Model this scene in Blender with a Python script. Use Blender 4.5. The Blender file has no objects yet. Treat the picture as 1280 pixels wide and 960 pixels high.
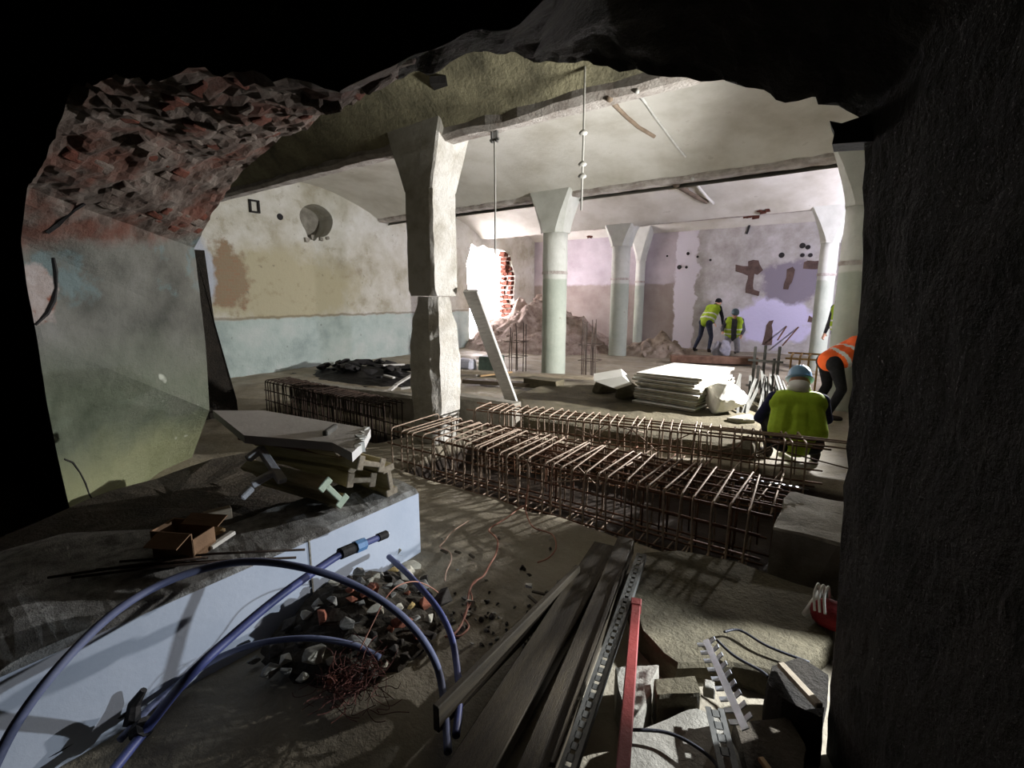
import bpy, bmesh, math, random
from mathutils import Vector, Matrix, noise
C = bpy.context.scene.collection
R = random.Random(7)
rad = math.radians

# ------------------------------------------------------------------ camera
CAMZ, PITCH, YAW, F = 1.6, rad(10.4), rad(36), 600.0
cd = bpy.data.cameras.new('camera'); cam = bpy.data.objects.new('camera', cd); C.objects.link(cam)
cam.location = (0, 0, CAMZ); cam.rotation_euler = (math.pi/2 - PITCH, 0, YAW)
cd.sensor_width = 36; cd.lens = F/1280*36; cd.clip_start = .02; cd.clip_end = 200
bpy.context.scene.camera = cam
# ------------------------------------------------------------------ world, lights, exposure
vs = bpy.context.scene.view_settings
vs.view_transform = 'Standard'; vs.look = 'None'; vs.gamma = 1; vs.use_curve_mapping = False
vs.exposure = 0.0
w = bpy.data.worlds.new('sky'); bpy.context.scene.world = w; w.use_nodes = True
bg = w.node_tree.nodes['Background']; bg.inputs[0].default_value = (1, .90, .93, 1); bg.inputs[1].default_value = 25.0
def lamp(name, loc, power, col, size=.08, kind='POINT', rot=None):
    l = bpy.data.lights.new(name, kind); l.energy = power; l.color = col
    if kind == 'POINT': l.shadow_soft_size = size
    if kind == 'AREA': l.size = size
    o = bpy.data.objects.new(name, l); o.location = loc; C.objects.link(o)
    if rot: o.rotation_euler = rot
    return o
def flood(name, loc, at, power, col, ang, blend, size):
    o = lamp(name, loc, power, col, size, 'SPOT'); o.data.shadow_soft_size = size
    o.data.spot_size = rad(ang); o.data.spot_blend = blend
    o.rotation_euler = (Vector(at)-Vector(loc)).to_track_quat('-Z', 'Y').to_euler(); return o
flood('site_floodlight', (-.02, 7.15, 1.30), (-4.6, 4.9, .75), 2100, (1, .975, .95), 140, 1, .045)
flood('far_floodlight', (1.9, 10.6, 2.2), (-3, 14.6, 1.9), 1150, (.90, .85, 1), 165, .8, .1)
flood('near_floodlight', (1.6, 3.45, .7), (-2.3, 2.85, 3.9), 1300, (1, .97, .90), 42, .8, .3)
flood('hand_lamp', (.30, 2.62, .42), (-2.1, 1.12, .44), 170, (.86, .93, 1), 50, .6, .02)
flood('slab_fill_spot', (.95, 3.0, 1.1), (-.26, 1.85, 0), 800, (.92, .96, 1), 26, .5, .03)  # added unseen spot that brightens the right part of the mossy slab

# ------------------------------------------------------------------ helpers
def ray(px, py):
    X = (px-640)/F; Y = (480-py)/F
    f = math.cos(PITCH) + Y*math.sin(PITCH); z = -math.sin(PITCH) + Y*math.cos(PITCH)
    c, s = math.cos(YAW), math.sin(YAW)
    return Vector((X*c - f*s, X*s + f*c, z)), f
def W(px, py, z=None, X=None, Y=None, d=None):
    """the real-world point seen at a place of the photograph on a given plane"""
    v, f = ray(px, py)
    if z is not None: t = (z-CAMZ)/v.z
    elif X is not None: t = X/v.x
    elif Y is not None: t = Y/v.y
    else: t = d/f
    return Vector((v.x*t, v.y*t, CAMZ+v.z*t))
def lin(c):
    return tuple((x/255/12.92 if x/255 <= .04045 else ((x/255+.055)/1.055)**2.4) for x in c)
def nz(p, s=1.0, o=0): return noise.noise(Vector((p[0]*s+o, p[1]*s+o*.7, p[2]*s-o)))

class NB:
    def __init__(s, name):
        s.m = bpy.data.materials.new(name); s.m.use_nodes = True
        s.t = s.m.node_tree; s.b = s.t.nodes['Principled BSDF']
        s.tc = s.t.nodes.new('ShaderNodeTexCoord').outputs['Object']
    def n(s, typ, **kw):
        nd = s.t.nodes.new(typ)
        for k, v in kw.items(): setattr(nd, k, v)
        return nd
    def L(s, a, b): s.t.links.new(a, b)
    def noise(s, scale, detail=6, rough=.6, vec=None, stretch=None):
        nd = s.n('ShaderNodeTexNoise'); nd.inputs['Scale'].default_value = scale
        nd.inputs['Detail'].default_value = detail; nd.inputs['Roughness'].default_value = rough
        v = vec or s.tc
        if stretch:
            mp = s.n('ShaderNodeMapping'); mp.inputs['Scale'].default_value = stretch; s.L(v, mp.inputs[0]); v = mp.outputs[0]
        s.L(v, nd.inputs['Vector']); return nd.outputs['Fac']
    def ramp(s, fac, stops):
        r = s.n('ShaderNodeValToRGB'); e = r.color_ramp.elements
        while len(e) < len(stops): e.new(.5)
        for el, (p, c) in zip(e, stops):
            el.position = p; el.color = (*lin(c), 1) if isinstance(c, tuple) else (c, c, c, 1)
        s.L(fac, r.inputs[0]); return r.outputs[0]
    def mix(s, fac, a, b, blend='MIX'):
        m = s.n('ShaderNodeMix', data_type='RGBA', blend_type=blend)
        for sk, v in ((0, fac), (6, a), (7, b)):
            if hasattr(v, 'is_linked'): s.L(v, m.inputs[sk])
            elif isinstance(v, tuple): m.inputs[sk].default_value = (*lin(v), 1)
            else: m.inputs[sk].default_value = v
        return m.outputs[2]
    def math(s, op, a, b=0.0, clamp=False):
        m = s.n('ShaderNodeMath', operation=op); m.use_clamp = clamp
        for i, v in enumerate((a, b)):
            if hasattr(v, 'is_linked'): s.L(v, m.inputs[i])
            else: m.inputs[i].default_value = v
        return m.outputs[0]
    def xyz(s):
        x = s.n('ShaderNodeSeparateXYZ'); s.L(s.tc, x.inputs[0]); return x.outputs
    def step(s, v, edge, soft):      # 0 below edge, 1 above
        return s.math('MULTIPLY_ADD', v, 1/soft) if False else s.math('ADD', s.math('MULTIPLY', s.math('SUBTRACT', v, edge), 1/soft), .5, True)
    def blob(s, c, r, wob=.5, scale=3, soft=.1):   # 1 inside an uneven patch round c (object space)
        sc = s.n('ShaderNodeVectorMath', operation='SUBTRACT'); s.L(s.tc, sc.inputs[0]); sc.inputs[1].default_value = c
        dv = s.n('ShaderNodeVectorMath', operation='DIVIDE'); s.L(sc.outputs[0], dv.inputs[0]); dv.inputs[1].default_value = r
        ln = s.n('ShaderNodeVectorMath', operation='LENGTH'); s.L(dv.outputs[0], ln.inputs[0])
        v = s.math('ADD', ln.outputs['Value'], s.math('MULTIPLY', s.math('SUBTRACT', s.noise(scale, 5), .5), wob*2))
        return s.math('SUBTRACT', 1.0, s.step(v, 1.0, soft), True)
    def done(s, col, rough=.9, bump=None, dist=.02, strength=.6, metal=0, spec=.3):
        if isinstance(col, tuple): s.b.inputs['Base Color'].default_value = (*lin(col), 1)
        else: s.L(col, s.b.inputs['Base Color'])
        if hasattr(rough, 'is_linked'): s.L(rough, s.b.inputs['Roughness'])
        else: s.b.inputs['Roughness'].default_value = rough
        s.b.inputs['Metallic'].default_value = metal
        s.b.inputs['Specular IOR Level'].default_value = spec
        if bump is not None:
            bp = s.n('ShaderNodeBump'); bp.inputs['Strength'].default_value = strength; bp.inputs['Distance'].default_value = dist
            s.L(bump, bp.inputs['Height']); s.L(bp.outputs[0], s.b.inputs['Normal'])
        return s.m
def mottled(name, a, b, scale=6, rough=.9, lo=.35, hi=.68, dist=.01, strength=.5, metal=0, spec=.3, stretch=None, bs=8):
    k = NB(name); n1 = k.noise(scale, 8, .65, stretch=stretch)
    return k.done(k.ramp(n1, [(lo, a), (hi, b)]), rough, k.noise(scale*bs, 6, .7, stretch=stretch), dist, strength, metal, spec)

def link(name, me, mat=None, parent=None, loc=None):
    if isinstance(me, bmesh.types.BMesh):
        bmesh.ops.recalc_face_normals(me, faces=me.faces[:])
        m = bpy.data.meshes.new(name); me.to_mesh(m); me.free(); me = m
    o = bpy.data.objects.new(name, me); C.objects.link(o)
    for x in (mat if isinstance(mat, (list, tuple)) else [mat]):
        if x and len(me.materials) < (len(mat) if isinstance(mat, (list, tuple)) else 1): me.materials.append(x)
    if parent: o.parent = parent
    if loc is not None: o.location = loc
    return o
def smooth(o, on=True):
    o.data.polygons.foreach_set('use_smooth', [on]*len(o.data.polygons)); return o
def tag(o, label, cat, group=None, kind=None):
    o['label'] = label; o['category'] = cat
    if group: o['group'] = group
    if kind: o['kind'] = kind
    return o
def thing(name, label, cat, loc=(0, 0, 0), rz=0, group=None):
    o = bpy.data.objects.new(name, None); C.objects.link(o); o.location = loc; o.rotation_euler = (0, 0, rz)
    o.empty_display_size = .1
    return tag(o, label, cat, group)
def struct(name, me, mat, parent=None):
    o = link(name, me, mat, parent)
    if not parent: o['kind'] = 'structure'
    return o
def box(bm, c, s, rot=None, jit=0):
    r = bmesh.ops.create_cube(bm, size=1)['verts']
    m = Matrix.Translation(Vector(c)) @ (rot.to_4x4() if rot else Matrix.Identity(4)) @ Matrix.Diagonal((*s, 1))
    for v in r:
        v.co = m @ v.co
        if jit: v.co += Vector((R.uniform(-jit, jit), R.uniform(-jit, jit), R.uniform(-jit, jit)))
    return r
def bevel(bm, w, seg=1, ang=.5):
    es = [e for e in bm.edges if len(e.link_faces) == 2 and e.calc_face_angle(0) > ang]
    if es: bmesh.ops.bevel(bm, geom=es, offset=w, segments=seg, affect='EDGES', profile=.6)
    return bm
def tube(bm, pts, r, n=6, closed=False):
    pts = [Vector(p) for p in pts]; N = len(pts); rings = []
    rr = r if isinstance(r, (list, tuple)) else [r]*N
    up = None
    for i, p in enumerate(pts):
        a = pts[(i-1) % N] if (closed or i) else p; b = pts[(i+1) % N] if (closed or i < N-1) else p
        t = (b-a).normalized()
        if up is None:
            up = t.orthogonal().normalized()
        else:
            up = (up - t*up.dot(t)); up = up.normalized() if up.length > 1e-6 else t.orthogonal().normalized()
        sd = t.cross(up)
        rings.append([bm.verts.new(p + (up*math.cos(k*2*math.pi/n) + sd*math.sin(k*2*math.pi/n))*rr[i]) for k in range(n)])
    for i in range(N if closed else N-1):
        a, b = rings[i], rings[(i+1) % N]
        for k in range(n): bm.faces.new((a[k], a[(k+1) % n], b[(k+1) % n], b[k]))
    if not closed:
        bm.faces.new(rings[0][::-1]); bm.faces.new(rings[-1])
    return bm
def spline(pts, n=8):        # Catmull-Rom through pts
    pts = [Vector(p) for p in pts]; out = []
    for i in range(len(pts)-1):
        p0, p1, p2, p3 = pts[max(i-1, 0)], pts[i], pts[i+1], pts[min(i+2, len(pts)-1)]
        for k in range(n):
            t = k/n
            out.append(.5*((2*p1) + (p2-p0)*t + (2*p0-5*p1+4*p2-p3)*t*t + (3*p1-p0-3*p2+p3)*t**3))
    return out + [pts[-1]]
def lathe(bm, prof, n=16, c=(0, 0, 0), square=False):
    rings = []
    for r, z in prof:
        rings.append([bm.verts.new((c[0]+r*math.cos(2*math.pi*k/n), c[1]+r*math.sin(2*math.pi*k/n), c[2]+z)) for k in range(n)])
    for a, b in zip(rings, rings[1:]):
        for k in range(n): bm.faces.new((a[k], a[(k+1) % n], b[(k+1) % n], b[k]))
    bm.faces.new(rings[0][::-1]); bm.faces.new(rings[-1]); return bm
def prism(bm, poly, off):
    """closed polygon (list of points) pushed along the vector off"""
    off = Vector(off); a = [bm.verts.new(Vector(p)) for p in poly]; b = [bm.verts.new(Vector(p)+off) for p in poly]
    n = len(a); bm.faces.new(a[::-1]); bm.faces.new(b)
    for i in range(n): bm.faces.new((a[i], a[(i+1) % n], b[(i+1) % n], b[i]))
    return bm
def stone_mesh(seed, k=14, flat=1.0):
    r = random.Random(seed); bm = bmesh.new()
    for _ in range(k):
        v = Vector((r.gauss(0, 1), r.gauss(0, 1), r.gauss(0, 1))).normalized()*r.uniform(.36, .5)
        v.x *= 1.15; v.z *= flat; bm.verts.new(v)
    res = bmesh.ops.convex_hull(bm, input=bm.verts[:])
    bmesh.ops.delete(bm, geom=[g for g in res['geom_interior'] if isinstance(g, bmesh.types.BMVert)], context='VERTS')
    for v in [v for v in bm.verts if not v.link_faces]: bm.verts.remove(v)
    bevel(bm, .03, 1, .35)
    bmesh.ops.recalc_face_normals(bm, faces=bm.faces[:])
    m = bpy.data.meshes.new('stone'); bm.to_mesh(m); bm.free(); return m
def grid(x0, x1, y0, y1, nx, ny, fz):
    bm = bmesh.new()
    vs_ = [[bm.verts.new((x0+(x1-x0)*i/nx, y0+(y1-y0)*j/ny, fz(x0+(x1-x0)*i/nx, y0+(y1-y0)*j/ny))) for i in range(nx+1)] for j in range(ny+1)]
    for j in range(ny):
        for i in range(nx): bm.faces.new((vs_[j][i], vs_[j][i+1], vs_[j+1][i+1], vs_[j+1][i]))
    return bm
def resample(pts, n):
    pts = [Vector(p) for p in pts]; L = [0]
    for a, b in zip(pts, pts[1:]): L.append(L[-1]+(b-a).length)
    out = []; j = 0
    for i in range(n):
        s = L[-1]*i/(n-1)
        while j < len(L)-2 and L[j+1] < s: j += 1
        t = (s-L[j])/max(L[j+1]-L[j], 1e-9); out.append(pts[j].lerp(pts[j+1], min(max(t, 0), 1)))
    return out
def Z(a): return Matrix.Rotation(a, 3, 'Z')
def aim(a, b):               # rotation taking +X to b-a, keeping Z up as far as it goes
    x = (Vector(b)-Vector(a)).normalized(); y = Vector((0, 0, 1)).cross(x)
    y = y.normalized() if y.length > 1e-4 else Vector((0, 1, 0)); z = x.cross(y)
    return Matrix((x, y, z)).transposed()
# ------------------------------------------------------------------ materials of the place
def m_left_wall():
    k = NB('left_wall_plaster'); x, y, z = k.xyz()
    base = k.ramp(k.noise(1.1, 8, .62), [(.3, (150, 143, 122)), (.46, (186, 184, 172)), (.62, (206, 206, 200))])
    base = k.mix(k.blob((-10.28, 5.6, 1.75), (1, 1.9, .85), .5, 2.5, .5), base, (172, 166, 140))
    br = k.n('ShaderNodeTexBrick'); br.inputs['Scale'].default_value = 4
    mp = k.n('ShaderNodeMapping'); mp.inputs['Rotation'].default_value = (0, rad(90), rad(90)); k.L(k.tc, mp.inputs[0]); k.L(mp.outputs[0], br.inputs[0])
    br.inputs['Color1'].default_value = (*lin((135, 84, 62)), 1); br.inputs['Color2'].default_value = (*lin((122, 104, 84)), 1); br.inputs['Mortar'].default_value = (*lin((120, 112, 94)), 1)
    base = k.mix(k.blob((-10.28, 4.55, 1.95), (1, .42, .62), .9, 3.6, .3), base, k.mix(.6, br.outputs[0], (150, 136, 112)))
    base = k.mix(k.blob((-10.28, 4.0, 2.0), (1, .34, .9), .6, 2.4, .25), base, (176, 182, 192))
    base = k.mix(k.math('MULTIPLY', k.ramp(k.noise(3.2, 8, .7), [(.56, 0.0), (.64, 1.0)]), .35), base, (134, 124, 96))
    dado = k.ramp(k.noise(1.6, 7, .6), [(.3, (142, 156, 154)), (.5, (172, 186, 182)), (.7, (188, 196, 193))])
    zz = k.math('ADD', z, k.math('MULTIPLY', k.math('SUBTRACT', k.noise(3, 6), .5), .12))
    base = k.mix(k.math('SUBTRACT', 1.0, k.step(zz, 1.12, .05)), base, dado)
    ed = k.math('MULTIPLY', k.step(zz, 1.12, .03), k.math('SUBTRACT', 1.0, k.step(zz, 1.17, .03)))
    base = k.mix(k.math('MULTIPLY', ed, .6), base, (104, 92, 72))
    sp = k.ramp(k.noise(7, 4, .5), [(.68, 0.0), (.74, 1.0)])
    base = k.mix(k.math('MULTIPLY', sp, .45), base, (86, 80, 70))
    return k.done(base, .9, k.noise(9, 8, .7), .03, .6)
def m_back_wall():
    k = NB('back_wall_plaster'); x, y, z = k.xyz()
    base = k.ramp(k.noise(.9, 7, .6), [(.3, (160, 150, 156)), (.5, (178, 170, 177)), (.7, (192, 186, 192))])
    zz = k.math('ADD', z, k.math('MULTIPLY', k.math('SUBTRACT', k.noise(2.5, 6), .5), .25))
    dado = k.ramp(k.noise(1.5, 6, .6), [(.3, (132, 120, 116)), (.7, (158, 148, 142))])
    base = k.mix(k.math('SUBTRACT', 1.0, k.step(zz, 1.98, .08)), base, dado)
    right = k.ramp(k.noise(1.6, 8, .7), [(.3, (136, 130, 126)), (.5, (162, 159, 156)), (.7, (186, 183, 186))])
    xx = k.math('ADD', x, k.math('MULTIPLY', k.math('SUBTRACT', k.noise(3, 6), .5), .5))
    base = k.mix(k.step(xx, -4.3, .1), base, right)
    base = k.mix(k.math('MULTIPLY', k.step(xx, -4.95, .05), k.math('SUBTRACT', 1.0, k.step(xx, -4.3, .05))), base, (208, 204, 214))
    base = k.mix(k.blob((-2.1, 15.6, .85), (1.0, 1, .7), .7, 1.6, .2), base, (196, 192, 222))
    base = k.mix(k.blob((-1.7, 15.6, 2.0), (.8, 1, .55), .8, 1.6, .25), base, (126, 120, 132))
    return k.done(base, .9, k.noise(7, 8, .7), .03, .6)
def m_vault():
    k = NB('ceiling_limewash'); base = k.ramp(k.noise(1.0, 8, .6), [(.3, (178, 174, 162)), (.55, (206, 204, 196)), (.75, (214, 212, 206))])
    sp = k.ramp(k.noise(4, 6, .6), [(.66, 0.0), (.72, 1.0)])
    return k.done(k.mix(k.math('MULTIPLY', sp, .35), base, (140, 134, 120)), .92, k.noise(10, 8, .7), .015, .4)
M_LEFT, M_BACK, M_VAULT = m_left_wall(), m_back_wall(), m_vault()
M_VAULT1 = mottled('raw_vault_concrete', (92, 89, 74), (176, 170, 140), 2.6, .95, .3, .7, .05, .9)
M_BEAM = mottled('beam_limewash', (176, 172, 164), (214, 211, 206), 2.2, .9, .3, .7, .02, .5)
M_BEAMR = mottled('beam_worn', (150, 140, 132), (205, 200, 195), 5, .9, .35, .65, .04, .8)
def m_mud():
    k = NB('wet_mud_floor'); x, y, z = k.xyz()
    c = k.ramp(k.noise(1.4, 8, .65), [(.3, (116, 108, 93)), (.7, (162, 154, 136))])
    c = k.mix(k.step(z, -.14, .06), (44, 34, 26), c)      # dug earth, darkened for the shade under the rebar cages
    return k.done(c, k.ramp(k.noise(2, 5), [(.4, .5), (.6, .85)]), k.noise(11, 7, .7), .03, .6)
M_MUD = m_mud()
M_DARKWALL = mottled('dark_brickwork', (26, 23, 20), (50, 45, 38), 5, .95, .3, .7, .05, .9)  # one near-black tone for jamb, crown and rear room
M_WALLEND = mottled('plain_wall', (160, 156, 150), (190, 188, 182), 2)
M_BRICK = mottled('old_red_brick', (64, 36, 28), (104, 58, 44), 9, .95, .3, .7, .02, .7)
M_BRICK2 = mottled('mortared_brick', (78, 64, 57), (118, 108, 100), 11, .95, .3, .65, .02, .8)
M_RUST = mottled('rusty_rebar', (74, 48, 34), (128, 92, 68), 14, .65, .3, .7, .004, .5, .3, .4)
M_REBARTOP = mottled('lit_rebar', (120, 100, 84), (176, 158, 140), 14, .55, .3, .7, .004, .5, .3, .4)  # rebar tone lightened for the light falling on the upper bars
M_CONC = mottled('grey_concrete', (112, 108, 98), (162, 158, 148), 5, .92, .3, .7, .02, .6)
M_CONCD = mottled('dirty_concrete', (66, 61, 48), (104, 97, 78), 4, .95, .3, .7, .03, .8)
M_ROUGHTOP = mottled('rough_cement', (126, 124, 120), (192, 192, 190), 16, .95, .35, .62, .03, 1)
M_WOOD = mottled('raw_timber', (140, 112, 78), (186, 156, 114), 4, .8, .3, .7, .006, .4, stretch=(1, 9, 9))
M_WOODG = mottled('weathered_timber', (112, 100, 84), (160, 150, 132), 4, .85, .3, .7, .006, .5, stretch=(1, 9, 9))
M_WOODD = mottled('shaded_wet_timber', (44, 37, 27), (76, 66, 49), 4, .7, .3, .7, .008, .5, stretch=(1, 9, 9))  # wet timber, tone darkened further for the foreground shade
M_DARK = mottled('black_parts_and_hole_shade', (22, 21, 22), (40, 38, 38), 6, .7)
M_STEEL = mottled('galvanised_steel', (150, 154, 162), (190, 194, 202), 8, .42, .3, .7, .002, .3, .75, .5)
M_STEELD = mottled('dull_steel', (66, 66, 64), (100, 100, 96), 8, .6, .3, .7, .003, .4, .3, .4)

# ------------------------------------------------------------------ setting
XL, XR, YN0, YN, YB = -10.28, 9.0, .67, 1.87, 15.6
def floor_z(x, y):
    p = (x, y, 0)
    t = 0
    if -3.62 < x < .05 and 2.93 < y < 4.30+.21*(x+3.45): t = .30
    if -6.95 < x < -4.3 and 3.35 < y < 3.8: t = .25
    if y > 6 and x > -3: t -= 0
    return -t + .022*nz(p, 2.3) + .03*nz(p, .7, 5) + .012*nz(p, 6, 9) - .035
floor = smooth(struct('floor', grid(-11, 9.5, -3.2, 16.2, 300, 290, floor_z), M_MUD))

def holed_wall(outer, holes, off):
    bm = bmesh.new(); off = Vector(off)
    for lp in [outer]+holes:
        vs_ = [bm.verts.new(p) for p in lp]
        for a, b in zip(vs_, vs_[1:]+vs_[:1]): bm.edges.new((a, b))
    bmesh.ops.triangle_fill(bm, use_beauty=True, edges=bm.edges[:])
    r = bmesh.ops.extrude_face_region(bm, geom=bm.faces[:])
    bmesh.ops.translate(bm, verts=[g for g in r['geom'] if isinstance(g, bmesh.types.BMVert)], vec=off)
    return bm
def ragged(pts, amp, step=.12, seed=0, axes=(0, 1, 1)):
    out = []; pts = [Vector(p) for p in pts]; r = random.Random(seed)
    for a, b in zip(pts, pts[1:]+pts[:1]):
        n = max(1, int((b-a).length/step))
        for i in range(n):
            p = a.lerp(b, i/n); out.append(p+Vector([r.uniform(-amp, amp)*q for q in axes]))
    return out
# the round vent hole and the daylight breach are cut right through the left wall
hc = W(396, 276, X=XL)
vent = [Vector((XL, hc.y+.41*math.cos(a)*(1+.05*math.sin(3*a)), hc.z+.36*math.sin(a)-(.10 if 3.9 < a < 4.6 else 0))) for a in [i*2*math.pi/28 for i in range(28)]]
bl, br_ = W(587, 395, X=XL), W(642, 395, X=XL)
y0, y1 = bl.y, br_.y
breach = ragged([(XL, y0, .2), (XL, y1, .2), (XL, y1+.05, 2.3), (XL, y1-.2, 3.0), (XL, y1-.9, 3.2), (XL, y0+.15, 3.18), (XL, y0-.05, 2.6)], .06, .25, 3)
wl = struct('wall_left', holed_wall([(XL, 1.2, -.6), (XL, YB+.5, -.6), (XL, YB+.5, 4.6), (XL, 1.2, 4.6)], [vent, breach], (-.55, 0, 0)), M_LEFT)
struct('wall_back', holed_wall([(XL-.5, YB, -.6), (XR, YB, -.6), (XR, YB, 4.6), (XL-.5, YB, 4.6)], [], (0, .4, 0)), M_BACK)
bm = bmesh.new(); box(bm, (XR+.2, 8, 2), (.4, 17, 5.4)); struct('wall_right', bm, M_WALLEND)
# bricks left bare round the far breach (each only a few pixels: one joined part)
bm = bmesh.new()
for i in range(14):
    z = .9 + i*.165
    for j in range(3):
        if R.random() < .8: box(bm, (XL-.12-.17*j, y1+.02+R.uniform(-.05, .05), z), (.15, .26, .12), jit=.02)
for i in range(7):
    if R.random() < .85: box(bm, (XL-.05-R.random()*.3, y1-.1-.04*i-R.random()*.1, 2.35+.13*i), (.25, .24, .11), jit=.02)
o = link('breach_brickwork', bm, M_BRICK, wl); o['kind'] = 'stuff'
# vent back: a rough flue seen in the hole
bm = bmesh.new(); box(bm, (XL-.6, hc.y, hc.z), (.1, 1.2, 1.1)); struct('flue_back', bm, M_CONC, wl)
bm = bmesh.new()
for px, py, s in ((383, 300, .1), (389, 297, .07), (400, 299, .08), (408, 298, .06)):
    p = W(px, py, X=XL); box(bm, p+Vector((-.02, 0, 0)), (.16, s, s*1.1), jit=.02)
struct('broken_plaster', bm, M_CONC, wl)

# ceiling: shallow concrete vaults between downstand beams
def arc(ya, yb, zs, rise, n=14):
    h = (yb-ya)/2; rr = (h*h+rise*rise)/(2*rise); cz = zs+rise-rr
    return [(y, cz+math.sqrt(max(rr*rr-(y-(ya+yb)/2)**2, 0))) for y in [ya+(yb-ya)*i/n for i in range(n+1)]]
bm = bmesh.new(); box(bm, (-.7, 6, 4.75), (20.4, 20.4, .3)); ceiling = struct('ceiling', bm, M_DARKWALL)
def extrude_x(prof, x0, x1, n=1):
    bm = bmesh.new(); prism(bm, [(x0, y, z) for y, z in prof], (x1-x0, 0, 0)); return bm
def vault(prof, m, x0=XL-.4, x1=XR):
    n = 70; bm = bmesh.new(); rows = []
    for i in range(n+1):
        x = x0+(x1-x0)*i/n
        rows.append([bm.verts.new((x, y, z+.02*nz((x, y, z), .9, 3))) for y, z in prof])
    for a, b in zip(rows, rows[1:]):
        for j in range(len(prof)-1): bm.faces.new((a[j], a[j+1], b[j+1], b[j]))
    return smooth(struct('vault', bm, m, ceiling))
B1, B2, B3 = (3.70, 3.92), (8.32, 8.64), (12.45, 12.77)
vault([(YN-.1, 4.12), (2.3, 4.08), (2.75, 3.97), (3.1, 3.80), (3.4, 3.55), (B1[0]+.06, 3.13)], M_VAULT1)
vault(arc(B1[1]-.06, B2[0]+.06, 3.2, .85)[:8]+arc(B1[1], B2[0]+.06, 3.5, .55)[8:], M_VAULT)
vault(arc(B2[1], B3[0], 3.40, .62), M_VAULT)
vault(arc(B3[1], YB+.1, 3.5, .45), M_VAULT)
for (ya, yb), zb in ((B1, 3.11), (B2, 3.45), (B3, 3.42)):
    n = 110; bm = bmesh.new(); rows = []
    for i in range(n+1):
        x = XL-.4+(XR-XL+.4)*i/n
        j1, j2 = .035*nz((x, 0, ya), 3.1), .03*nz((x, 5, ya), 5)
        rows.append([bm.verts.new(p) for p in ((x, ya+j2, 4.4), (x, ya+j2, zb+.04+j1), (x, ya+.05, zb+.5*j1), (x, yb-.05, zb+j2*.5), (x, yb-j2, zb+.04+j2), (x, yb, 4.4))])
    for a, b in zip(rows, rows[1:]):
        for j in range(5): bm.faces.new((a[j], a[j+1], b[j+1], b[j]))
    struct('beam', bm, M_BEAMR, ceiling)

# near wall: thick, with the broken opening the photograph is taken through
far_px = [(214, 652), (230, 600), (262, 512), (257, 430), (250, 370), (243, 310), (262, 272), (284, 240), (300, 216), (330, 190), (372, 160), (410, 142), (440, 124), (470, 98), (520, 77), (560, 67), (600, 54),
          (625, 66), (645, 64), (668, 76), (700, 80), (735, 74), (770, 88), (800, 92), (835, 95), (880, 99), (930, 110), (960, 114), (990, 128), (1020, 122), (1050, 132), (1082, 148), (1083, 175), (1080, 230),
          (1076, 300), (1080, 345), (1072, 420), (1062, 500), (1058, 580), (1052, 650), (1048, 740), (1040, 840), (1034, 960), (1030, 1100)]
near_px = [(104, 700), (88, 640), (72, 570), (58, 500), (46, 420), (34, 360), (26, 300), (34, 235), (58, 195), (92, 108), (150, 96), (220, 92), (300, 92), (370, 98), (425, 112), (470, 92), (520, 66), (560, 54), (600, 40), (640, 40), (690, -10)]
far_l = [W(a, b, Y=YN) for a, b in far_px]
near_l = [W(a, b, Y=YN0) for a, b in near_px] + [Vector((x, YN0, z)) for x, z in
          ((-.1, 2.95), (.2, 2.8), (.42, 2.4), (.46, 2), (.46, 1.5), (.46, 1), (.46, .4), (.46, -.2))]
N, Mx = 230, 46
def seg_resample(pts, cuts, ns):
    out = []
    for a, b, n in zip(cuts, cuts[1:], ns): out += resample(pts[a:b+1], n+1)[:-1]
    return out+[pts[cuts[-1]]]
# foot, springing, head of the torn haunch, right end of the crown, foot of the right jamb
fl = seg_resample(far_l, [0, 5, 12, 19, 32, len(far_l)-1], [60, 55, 30, 45, 39])
nl = seg_resample(near_l, [0, 7, 14, 20, 23, len(near_l)-1], [60, 55, 30, 45, 39])
cen = Vector((-1.9, 1.3, 1.3))
def soffit(i, j):
    t = j/Mx; p = nl[i].lerp(fl[i], t)
    o = Vector((p.x-cen.x, 0, p.z-cen.z)).normalized()
    s = i/N
    hi = max(0, min(1, (p.z-1.95)/.25))
    rough = .008+.05*hi if s < .58 else .04
    if s > .80: rough = .02
    a = rough*(nz(p, 3.2)+.7*nz(p, 8, 4)+.5*nz(p, 17, 8))
    if j in (0, Mx): a = rough*.6*nz(p, 12, 2)
    return p + o*a, o
bm = bmesh.new(); gridv = [[bm.verts.new(soffit(i, j)[0]) for j in range(Mx+1)] for i in range(N)]
fs_plaster = 0
for i in range(N-1):
    for j in range(Mx):
        f = bm.faces.new((gridv[i][j], gridv[i+1][j], gridv[i+1][j+1], gridv[i][j+1]))
        s = i/N
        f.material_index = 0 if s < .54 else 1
def skirt(row, y, flip, mi):
    prev = None
    for v in row:
        d = Vector((v.co.x-cen.x, 0, v.co.z-1.2)); x0_, x1_, z0_, z1_ = -10.6, 8.8, -1.0, 4.7
        k = 1e9
        if d.x < -1e-6: k = min(k, (x0_-cen.x)/d.x)
        if d.x > 1e-6: k = min(k, (x1_-cen.x)/d.x)
        if d.z > 1e-6: k = min(k, (z1_-1.2)/d.z)
        if d.z < -1e-6: k = min(k, (z0_-1.2)/d.z)
        e = bm.verts.new((cen.x+d.x*k, y, 1.2+d.z*k))
        if prev:
            f = bm.faces.new((prev[0], v, e, prev[1])); f.material_index = mi
        prev = (v, e)
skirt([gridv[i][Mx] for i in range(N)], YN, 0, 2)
skirt([gridv[i][0] for i in range(N)], YN0, 1, 1)
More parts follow.
